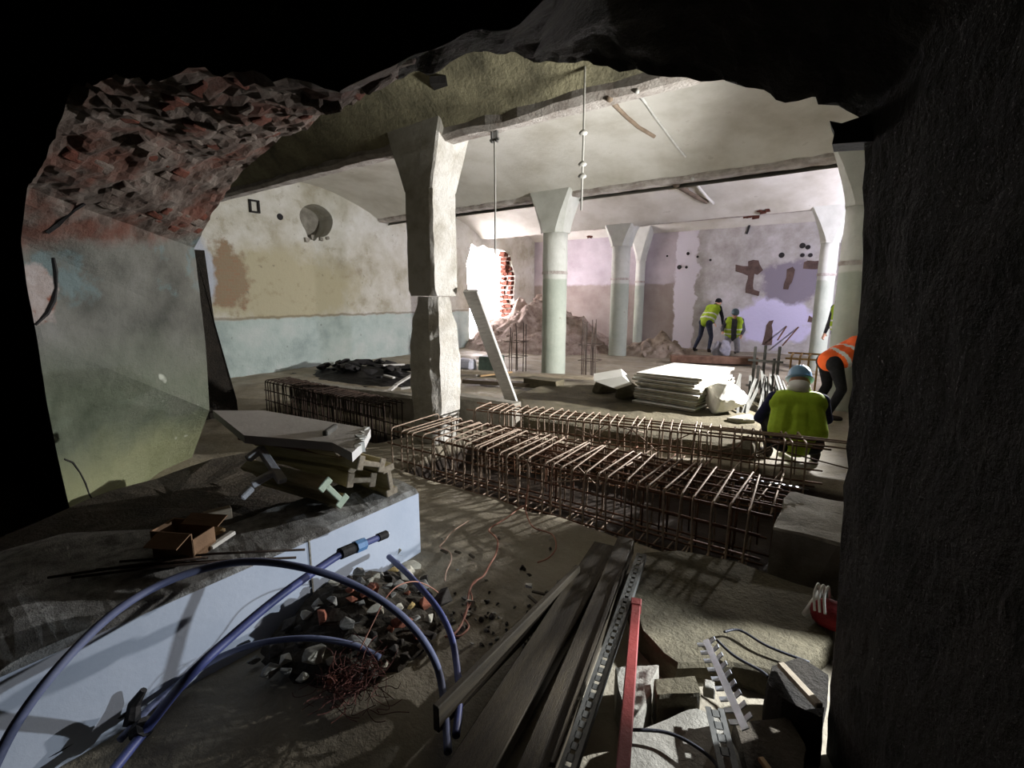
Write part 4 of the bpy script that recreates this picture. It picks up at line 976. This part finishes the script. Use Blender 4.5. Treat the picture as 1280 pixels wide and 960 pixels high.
# rubble pile
M_ST = [mottled('grey_stone', (118, 116, 110), (170, 168, 160), 8), mottled('white_stone', (180, 174, 156), (214, 208, 192), 7), mottled('brick_stone', (132, 78, 60), (170, 108, 84), 8), mottled('dark_stone', (52, 48, 44), (84, 78, 72), 8), mottled('yellowish_stone', (168, 140, 84), (200, 176, 120), 8)]
NAMES = [n_+' in the rubble between the blue hoses' for n_ in ('grey stone', 'white mortar lump', 'red brick bit', 'dark stone', 'yellowish stone')]
rme = [stone_mesh(200+k, 11) for k in range(9)]
cx, cy = W(435, 765, z=0).x, W(435, 765, z=0).y
def pile_h(x, y):
    u, v = (x-cx)/.50, (y-cy)/.42; return max(0, .17*(1-math.sqrt(u*u+v*v)))
bm = bmesh.new(); n = 30; vg = []
for j in range(n+1):
    vg.append([bm.verts.new((cx-.55+1.1*i/n, cy-.48+.96*j/n, pile_h(cx-.55+1.1*i/n, cy-.48+.96*j/n)+(.03*nz((i, j, 0), .7) if pile_h(cx-.55+1.1*i/n, cy-.48+.96*j/n) else -.06))) for i in range(n+1)])
for j in range(n):
    for i in range(n): bm.faces.new((vg[j][i], vg[j][i+1], vg[j+1][i+1], vg[j+1][i]))
bmesh.ops.delete(bm, geom=[v for v in bm.verts if v.co.x < XF+.03], context='VERTS')
o = link('rubble_bed', bm, M_DIRTD); tag(o, 'dark grit under the stones of the rubble pile by the pale block', 'grit', None, 'stuff')
def stone(x, y, z, s, kind, label, group, name='stone'):
    me = R.choice(rme); o = bpy.data.objects.new(name, me); C.objects.link(o)
    if not me.materials: me.materials.append(M_ST[0])
    o.material_slots[0].link = 'OBJECT'; o.material_slots[0].material = M_ST[kind]
    o.location = (x, y, z); o.rotation_euler = (R.uniform(-.5, .5), R.uniform(-.5, .5), R.uniform(0, 6.3)); o.scale = (s*R.uniform(.8, 1.35), s, s*R.uniform(.6, .9)); return tag(o, label, 'stone', group)
taken = []
for k in range(900):
    a, r = R.uniform(0, 6.283), math.sqrt(R.random()); x, y = cx+.52*r*math.cos(a), cy+.46*r*math.sin(a)
    s = R.choice((.05, .06, .07, .085, .10, .12)); 
    if x < XF+.07 or any((x-t[0])**2+(y-t[1])**2 < ((s+t[2])*.42)**2 for t in taken) or len(taken) > 135: continue
    taken.append((x, y, s)); kd = R.choices(range(5), (34, 26, 13, 22, 5))[0]; wh = ', at the block side' if x < cx-.2 else ', on the muddy side' if x > cx+.2 else ', towards the camera' if y < cy-.1 else ', far side' if y > cy+.15 else ', in the middle'
    stone(x, y, max(pile_h(x, y), -.01)+s*.22, s, kd, NAMES[kd]+wh, 'stones of the rubble pile')
for k in range(90):
    px, py = R.uniform(520, 700), R.uniform(655, 800)
    if R.random() < .55: px, py = R.uniform(560, 680), R.uniform(745, 800)
    if (px-540)*.9+(py-660) < 20: continue
    q = W(px, py, z=0); s = R.choice((.02, .025, .03, .045))
    stone(q.x, q.y, floor_z(q.x, q.y)+s*.25, s, R.choices((0, 3, 1), (5, 6, 1))[0], ('crumb of stone strewn on the mud close to the rubble pile' if px < 560 else 'crumb of stone on the mud round the orange cables' if px < 610 else 'crumb of stone on the mud between the orange cables and the dark planks'), 'crumbs strewn on the mud')
rock('stone', 'largest white lump, at the top right end of the rubble pile', W(512, 712, z=-.01), (.16, .09, .07), 62, M_ST[1], .8, None, 'stone', 16, 0)
rock('stone', 'second white lump just left of the largest one in the rubble', W(496, 700, z=.02), (.10, .06, .05), 63, M_ST[1], .2, None, 'stone', 16, 0)
# tie wire
b = bmesh.new(); q0 = W(440, 845, z=.06)
for k in range(110):
    p = [q0+Vector((R.gauss(0, .06), R.gauss(0, .055), R.uniform(-.05, .02)))]
    d = Vector((R.gauss(0, 1), R.gauss(0, 1), 0)).normalized()
    for s in range(4): d = (d+Vector((R.gauss(0, .8), R.gauss(0, .8), R.gauss(0, .35)))).normalized(); p.append(p[-1]+d*R.uniform(.03, .06)); p[-1].z = max(.004, min(p[-1].z, .17))
    tube(b, spline(p, 4), .0018, 3)
tag(link('tie_wire_bundle', b, mottled('rusty_tie_wire', (60, 30, 24), (96, 52, 42), 20, .6, metal=.3)), 'tangled bundle of reddish brown tie wire on the floor below the rubble', 'wire', None, 'stuff')
# cables on the mud
M_ORA = mottled('orange_cable', (150, 92, 74), (186, 138, 118), 5, .6)
M_PINK = mottled('dusty_pink_cable', (176, 142, 122), (206, 180, 162), 5, .7)
def cable(label, pts, r, m, z=.012):
    b = bmesh.new(); tube(b, [p for p in spline([W(a, c, z=(d[0] if d else z)) for a, c, *d in pts], 6)], r, 6); return tag(smooth(link('cable', b, m)), label, 'cable', 'cables lying on the mud')
cable('long orange cable winding from the low cage down to the rubble', [(656, 632, .1), (648, 636), (634, 647), (612, 661), (616, 668), (622, 676), (620, 692), (612, 706), (604, 720), (592, 728), (586, 742), (584, 760), (578, 778), (568, 792), (556, 796)], .006, M_ORA)
cable('orange cable twisted round the long one near its lower end', [(600, 722), (588, 735), (590, 750), (580, 770), (586, 784), (572, 796), (562, 786)], .005, M_ORA)
cable('pinkish cable looping at the top left of the mud, near the block corner', [(586, 651), (566, 664), (556, 676), (550, 684), (562, 690), (564, 700), (558, 714), (556, 726)], .0045, M_PINK)
cable('pinkish cable curling out from the middle of the low cage', [(660, 607, .3), (657, 634, .06), (660, 648), (668, 660), (690, 668), (695, 684), (686, 697), (672, 703)], .005, M_ORA)
cable('thin copper coloured wire arching over the rubble', [(450, 812, .12), (468, 775, .2), (482, 748, .26), (498, 732, .26), (520, 727, .2), (540, 735, .1), (552, 745, .02)], .003, M_ORA)
b = bmesh.new(); q = W(661, 732, z=.01); box(b, q, (.035, .02, .012), Z(.4), .004); tag(link('white_scrap', b, M_BOARD), 'tiny white scrap lying alone on the mud', 'scrap')
rock('stone', 'white lump lying beside the orange cables', W(588, 758, z=-.01), (.07, .05, .05), 61, M_ST[1], .4, None, 'stone', 14, 0)
for k, (a, c, l) in enumerate(((556, 690, .06), (571, 692, .05), (588, 697, .05), (676, 742, .09), (668, 752, .1), (690, 742, .07))):
    q = W(a, c, z=.005); plank(('dark sliver crossing the pinkish cable', 'second dark sliver beside the pinkish cable', 'dark chip right of the pinkish cable', 'dark splinter nearest the white scrap', 'longest dark splinter on the mud', 'dark splinter next to the upright plank')[k], q-Vector((l/2, R.uniform(-.02, .02), 0)), q+Vector((l/2, R.uniform(-.02, .02), 0)), .016, .01, M_WOODD, 'wood_splinter', 'splinter', 0, 0, 'dark splinters on the mud')
# ------------------------------------------------------------------ foreground centre and right
plank('broad dark plank running towards the camera in the foreground', W(757, 692, z=.0), W(570, 1010, z=.0), .15, .07, M_WOODD, 'timber_beam', 'timber')
plank('second dark plank with a groove, right of the broad one', W(782, 690, z=.0), W(655, 1020, z=.0), .10, .10, M_WOODD, 'timber_beam', 'timber')
plank('dark board standing on edge left of the broad plank', W(722, 728, z=.0), W(545, 915, z=.0), .03, .11, M_WOODD, 'timber_beam', 'timber')
plank('narrow dark batten between the grooved plank and the slotted strip', W(776, 715, z=.1), W(690, 960, z=.1), .02, .018, M_WOODD, 'batten', 'timber')
def slotted(label, a, b_, w_, pitch, m, z=0, up=None, teeth=False):
    a, b_ = Vector(a), Vector(b_); L_ = (b_-a).length; g = thing('slotted_strip', label, 'metal strip')
    g.matrix_world = Matrix.Translation((a+b_)/2) @ (aim(a, b_) if up is None else aim(a, b_) @ Matrix.Rotation(up, 3, 'X')).to_4x4()
    b = bmesh.new(); n = int(L_/pitch)
    if teeth:
        box(b, (0, 0, 0), (L_, w_*.34, .004))
    else:
        for s in (-1, 1): box(b, (0, s*w_*.36, 0), (L_, w_*.34, .004))
        box(b, (0, w_*.5, -.02), (L_, .004, .04))
    link('strip', b, m, g)
    for i in range(n):
        x = -L_/2+pitch*(i+.5); bb = bmesh.new()
        if teeth:
            for s in (-1, 1): box(bb, (x, s*w_*.36, .006), (pitch*.42, w_*.36, .004), Matrix.Rotation(s*.35, 3, 'X'))
        else: box(bb, (x, 0, 0), (pitch*.6, w_*.5, .004))
        link('tooth' if teeth else 'bridge', bb, m, g)
    return g
slotted('long dull slotted metal strip running towards the camera beside the dark planks', W(802, 692, z=.13), W(700, 985, z=.13), .05, .045, M_STEELD)
slotted('bright slotted metal strip sticking up among the broken concrete at the lower right', W(882, 800, z=.22), W(932, 912, z=.28), .07, .052, M_STEEL, up=.5, teeth=True)
slotted('slotted metal strip lying on the end of the low cage and the earthy block', W(925, 598, z=.33), W(1010, 612, z=.25), .05, .05, M_STEEL, up=-.3, teeth=True)
slotted('shaded slotted strip lying on the bright lower right slab', W(893, 885, z=.12), W(912, 965, z=.12), .06, .05, M_STEELD)
M_RED = mottled('red_painted_steel', (104, 34, 32), (126, 48, 44), 3, .55)
g = thing('red_steel_bar', 'red painted square steel bar standing out in the right foreground', 'steel bar')
A, B_ = W(795, 757, z=.12), W(775, 1010, z=.20); b = bmesh.new(); box(b, (0, 0, 0), ((B_-A).length, .042, .042)); bevel(b, .004); b.transform(Matrix.Translation((A+B_)/2) @ aim(A, B_).to_4x4()); link('bar', b, M_RED, g)
b = bmesh.new(); box(b, A, (.06, .05, .05), aim(A, B_)); bevel(b, .004); link('end_plate', b, M_RED, g)
lump('concrete_slab', 'bright speckled concrete slab at the bottom right, by the red bar', 'slab', px_poly([(792, 912), (830, 897), (870, 884), (900, 893), (930, 950), (945, 1010), (770, 1010)], .06), -.05, .06, M_CONC, .01, .01)
lump('concrete_piece', 'pale broken concrete piece behind the red bar', 'concrete piece', px_poly([(768, 832), (826, 830), (812, 850), (816, 868), (800, 888), (786, 900), (772, 862)], .10), -.05, .10, M_CONC, .008, .006)
lump('concrete_piece', 'grey green concrete piece lying right of the red bar', 'concrete piece', px_poly([(816, 855), (870, 850), (876, 872), (822, 876)], .10), -.05, .12, M_CONCD, .008, .006)
b = bmesh.new(); box(b, W(886, 862, z=.07), (.04, .04, .05), Z(.3), .004); bevel(b, .004); tag(link('concrete_cube', b, M_CONC), 'tiny pale cube beside the bright slotted strip', 'cube')
lump('concrete_piece', 'dark concrete chunk carrying a wooden stick at the lower right', 'concrete piece', px_poly([(962, 838), (1000, 826), (1035, 850), (1030, 905), (975, 880), (958, 862)], .14), -.05, .16, M_DARKWALL, .01, .01)
plank('wooden stick lying on the dark concrete chunk', W(975, 833, z=.18), W(1024, 886, z=.2), .03, .02, M_WOODG, 'wooden_stick', 'stick')
lump('concrete_piece', 'dark broken slab between the bright slab and the pillar', 'concrete piece', px_poly([(915, 905), (985, 900), (1010, 940), (1000, 1010), (945, 1010)], .08), -.05, .10, M_DIRTD, .01, .01)
plank('thin pale lath end at the bottom right edge of the bright slab', W(950, 950, z=.12), W(975, 985, z=.12), .02, .015, M_WOOD, 'lath', 'lath')
for k, (pts) in enumerate((((896, 800), (918, 820), (950, 838), (960, 846)), ((905, 790), (925, 788), (960, 808), (1012, 828)), ((785, 912), (830, 915), (865, 930), (895, 955), (900, 985)))):
    b = bmesh.new(); tube(b, spline([W(a, c, z=.10) for a, c in pts], 6), .006, 6); tag(smooth(link('black_cable', b, M_HOSED)), ('short black cable from the bright strip over the mossy slab', 'black cable crossing the lit corner of the mossy slab', 'dark cable curving over the bright slab at the bottom')[k], 'cable')
g = thing('red_bag', 'red bag with white looped strap lying on the mossy slab against the pillar', 'bag'); g.location = W(1036, 780, z=.08)
b = bmesh.new(); bmesh.ops.create_icosphere(b, subdivisions=3, radius=.5)
for v in b.verts: v.co = Vector((v.co.x*.16, v.co.y*.13, max(v.co.z, -.35)*.15+.05))*(1+.08*nz(v.co, 3))
smooth(link('bag', b, mottled('red_cloth', (104, 20, 24), (140, 32, 34), 8, .7), g))
for k in range(3):
    b = bmesh.new(); tube(b, spline([(-.02-.02*k, -.06, .08), (-.03-.02*k, -.04, .15), (-.02-.02*k, .03, .17), (-.01-.02*k, .08, .09)], 5), .006, 6); smooth(link('strap', b, M_BOARD, g))
b = bmesh.new(); A, B_ = W(1006, 768, z=.11), W(1030, 734, z=.15); tube(b, [A, B_], .014, 10); tag(smooth(link('white_tube', b, M_BOARD)), 'short white tube leaning by the red bag', 'tube')
# ------------------------------------------------------------------ ceiling and wall details
dg = bpy.context.evaluated_depsgraph_get()
def hit(px, py, off=.0, skip=()):
    v, f = ray(px, py); v = v.normalized(); o_ = Vector((0, 0, CAMZ))
    for _ in range(30):
        ok, loc, nrm, idx, ob, m = bpy.context.scene.ray_cast(dg, o_, v)
        if not ok: return None
        if ob.name.split('.')[0] in ('vault', 'beam', 'wall_back', 'wall_left', 'ceiling'): 
            n_ = nrm if nrm.dot(v) < 0 else -nrm
            return loc+n_*off
        o_ = loc+v*.01
def run(label, pts, r, m, name, off=None, parent=None, cat='pipe'):
    b = bmesh.new(); tube(b, [hit(a, c, off if off is not None else r) for a, c in pts], r, 8); o = smooth(link(name, b, m, parent))
    return tag(o, label, cat) if label else o
M_PIPE = mottled('white_pipe', (190, 190, 184), (214, 214, 208), 6, .6)
run('thin white pipe clipped under the near vault, running away from the camera', [(797, 112), (808, 128), (820, 146), (832, 162), (845, 180), (857, 195)], .017, M_PIPE, 'ceiling_pipe')
run('brown strip in place of a shadow band on the near vault, left of the thin white pipe', [(762, 122), (772, 134), (784, 146), (798, 158), (818, 170)], .03, mottled('brown_shadow_band', (120, 104, 88), (150, 134, 116), 6, .8), 'ceiling_strip', .005)  # brown tube stands in for the shadow band beside the pipe
run('short white pipe under the far vault, right of the middle', [(866, 222), (875, 234), (884, 245), (892, 253)], .03, M_PIPE, 'ceiling_pipe')
run('dark flat strip under the far vault beside the short pipe', [(845, 230), (858, 238), (871, 246), (884, 252)], .06, mottled('dark_strip', (96, 84, 72), (120, 106, 92), 6, .8), 'ceiling_strip', .0)
# hanging rods
def rod(label, px, py, Y, pyb, fit):
    t = hit(px, py) if fit == 'beads' else W(px, py, Y=Y); Y = t.y; bt = W(px+3, pyb, Y=Y); g = thing('hanging_rod', label, 'rod', t)
    L_ = t.z-bt.z; b = bmesh.new(); tube(b, [(0, 0, .15), (.004, 0, -L_*.5), (0, 0, -L_)], .0085, 6); smooth(link('rod', b, M_PIPE, g))
    if fit == 'bracket':
        for s in (-1, 1):
            b = bmesh.new(); box(b, (s*.028, 0, .0), (.016, .03, .17)); bevel(b, .003); link('bracket_plate', b, M_STEELD, g)
        b = bmesh.new(); tube(b, [(-.05, 0, .06), (.05, 0, .06)], .012, 8); tube(b, [(-.05, 0, -.06), (.05, 0, -.06)], .012, 8); link('bolt', b, M_STEELD, g)
    else:
        for q in (165, 204, 219):
            z = W(px+2, q, Y=Y).z-t.z; b = bmesh.new(); lathe(b, [(.010, -.02), (.03, -.012), (.034, .0), (.022, .014), (.010, .02)], 12, (0, 0, z)); smooth(link('porcelain_bead', b, M_BOARD, g))
    return g
rod('long steel rod hanging from a bolted bracket on the nearest beam', 618, 166, 3.80, 345, 'bracket')
rod('thin hanging rod with three white beads, right of the bracketed rod', 731, 84, 2.95, 262, 'beads')
# patches of bare brick broken into the beams
for px, py, s, lab in ((735, 296, .13, 0), (940, 270, .15, 0), (955, 264, .10, 0)):
    p = hit(px, py, .0); b = bmesh.new()
    for k in range(5): box(b, p+Vector((R.uniform(-s, s), 0, R.uniform(-s*.5, s*.5))), (s*.9, .1, s*.45), None, .02)
    link('bare_brick', b, M_BRICK, ceiling)
b = bmesh.new(); p = hit(936, 285, .02); box(b, p, (.05, .05, .34), Matrix.Rotation(.25, 3, 'Y')); link('steel_stub', b, M_DARK, ceiling)
# square socket in the near vault: black box for its shaded inside
p = hit(550, 104, .0)
b = bmesh.new(); box(b, p+Vector((0, 0, 0)), (.15, .15, .06), Z(.5)); link('socket_shade', b, M_DARK, ceiling)
# chases on the back wall, dark discs for the shade in its holes
M_CHASE = mottled('bare_brown_chase', (74, 60, 56), (104, 86, 80), 6, .95, .3, .7, .03, .8)
def chase(poly, m=M_CHASE, d=.02):
    P_ = [W(a, c, Y=YB-.012) for a, c in poly]; pts = ragged(P_, .025, .12, len(poly), (1, 0, 1)); b = bmesh.new(); prism(b, pts, (0, .05, 0)); link('wall_chase', b, m, bk)
bk = bpy.data.objects['wall_back']
chase([(920, 331), (936, 333), (936, 326), (948, 325), (953, 338), (946, 343), (942, 343), (941, 363), (949, 365), (949, 370), (932, 366), (934, 344), (920, 340)])
chase([(984, 337), (992, 333), (995, 336), (990, 352), (985, 363), (980, 361), (982, 347)])
chase([(1004, 328), (1010, 326), (1036, 326), (1036, 335), (1010, 337), (1004, 335)])
chase([(1012, 394), (1018, 398), (1018, 404), (1010, 402)])
chase([(961, 402), (966, 401), (965, 432), (952, 430), (956, 412)])
for px, py, s in ((849, 334, .11), (858, 334, .07), (860, 317, .08), (872, 321, .06), (977, 319, .12), (1003, 307, .12), (1010, 309, .1), (1003, 319, .09), (1013, 319, .09), (888, 325, .06), (834, 320, .05)):
    p = W(px, py, Y=YB-.01); b = bmesh.new(); s *= .62; lathe(b, [(s*.9, -.02), (s, .0), (s*.9, .02)], 12); b.transform(Matrix.Translation(p) @ Matrix.Rotation(rad(90), 4, 'X')); link('wall_hole_shade', b, M_DARK, bk)
for a, c in (((972, 425), (983, 408)), ((978, 432), (998, 409))):
    b = bmesh.new(); tube(b, [W(*a, Y=YB-.5), W(*c, Y=YB-.02)], .02, 6); tag(link('leaning_rod', b, M_RUST), 'steel rod leaning on the lavender patch of the back wall, ' + ('left one' if a[0] == 972 else 'right one'), 'rod')
# left wall bits
p = W(350, 271, X=XL); b = bmesh.new(); lathe(b, [(.06, -.02), (.07, 0), (.06, .02)], 14); b.transform(Matrix.Translation(p+Vector((.0, 0, 0))) @ Matrix.Rotation(rad(90), 4, 'Y')); link('pipe_hole_shade', b, M_DARK, wl)  # black disc for the shade inside a pipe hole
p = W(318, 258, X=XL+.03); b = bmesh.new()
for dy, dz, sy, sz in ((0, .11, .2, .03), (0, -.11, .2, .03), (.085, 0, .03, .22), (-.085, 0, .03, .22)): box(b, p+Vector((0, dy, dz)), (.06, sy, sz))
tag(link('wall_frame', b, M_DARK), 'small black square steel frame high on the left wall under the dark beam', 'frame')
# dark wedge built as the shadow on the left wall beside the reveal
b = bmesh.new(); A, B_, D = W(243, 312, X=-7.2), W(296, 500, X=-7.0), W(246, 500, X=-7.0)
prism(b, [A, A+Vector((0, .12, 0)), W(268, 402, X=-7.1), B_, B_-Vector((0, 0, B_.z+.04)), D-Vector((0, 0, D.z+.04))], (-.03, 0, 0)); tag(link('shadow_wedge', b, M_DARKWALL), 'tall dark wedge shaped as a shadow behind the edge of the green reveal', 'board')
# black bracket on the jamb
A = W(1040, 166, Y=YN-.02); b = bmesh.new(); prism(b, [W(1037, 151, Y=YN-.05), W(1052, 154, Y=YN-.05), W(1100, 138, Y=YN-.05), W(1100, 176, Y=YN-.05), W(1040, 180, Y=YN-.05), W(1043, 166, Y=YN-.05)], (0, .10, 0)); bevel(b, .004)
tag(link('steel_bracket', b, M_DARK), 'black steel bracket jutting out of the top of the dark pillar', 'bracket')

# cracks and the torn patch on the reveal
dg = bpy.context.evaluated_depsgraph_get()
def hit_wall(px, py, off):
    v, f = ray(px, py); v = v.normalized(); o_ = Vector((0, 0, CAMZ))
    for _ in range(60):
        ok, loc, nrm, idx, ob, m = bpy.context.scene.ray_cast(dg, o_, v)
        if not ok: return None
        if ob.name == 'wall_near': return loc + (nrm if nrm.dot(v) < 0 else -nrm)*off
        o_ = loc+v*.003
for pl, rr in (([(80, 574), (90, 578), (99, 590), (106, 604), (111, 618), (116, 626), (112, 634), (113, 645), (124, 652), (138, 660)], .007), ([(66, 322), (69, 340), (70, 360), (66, 376), (58, 392), (44, 406)], .012), ([(106, 254), (92, 263), (80, 273), (72, 280), (58, 290)], .014)):
    pts = [q for q in (hit_wall(a, c, .002) for a, c in pl) if q]
    if len(pts) > 2:
        bm = bmesh.new(); tube(bm, pts, [rr*R.uniform(.6, 1.3) for _ in pts], 5); link('crack', bm, M_DARK, wn)
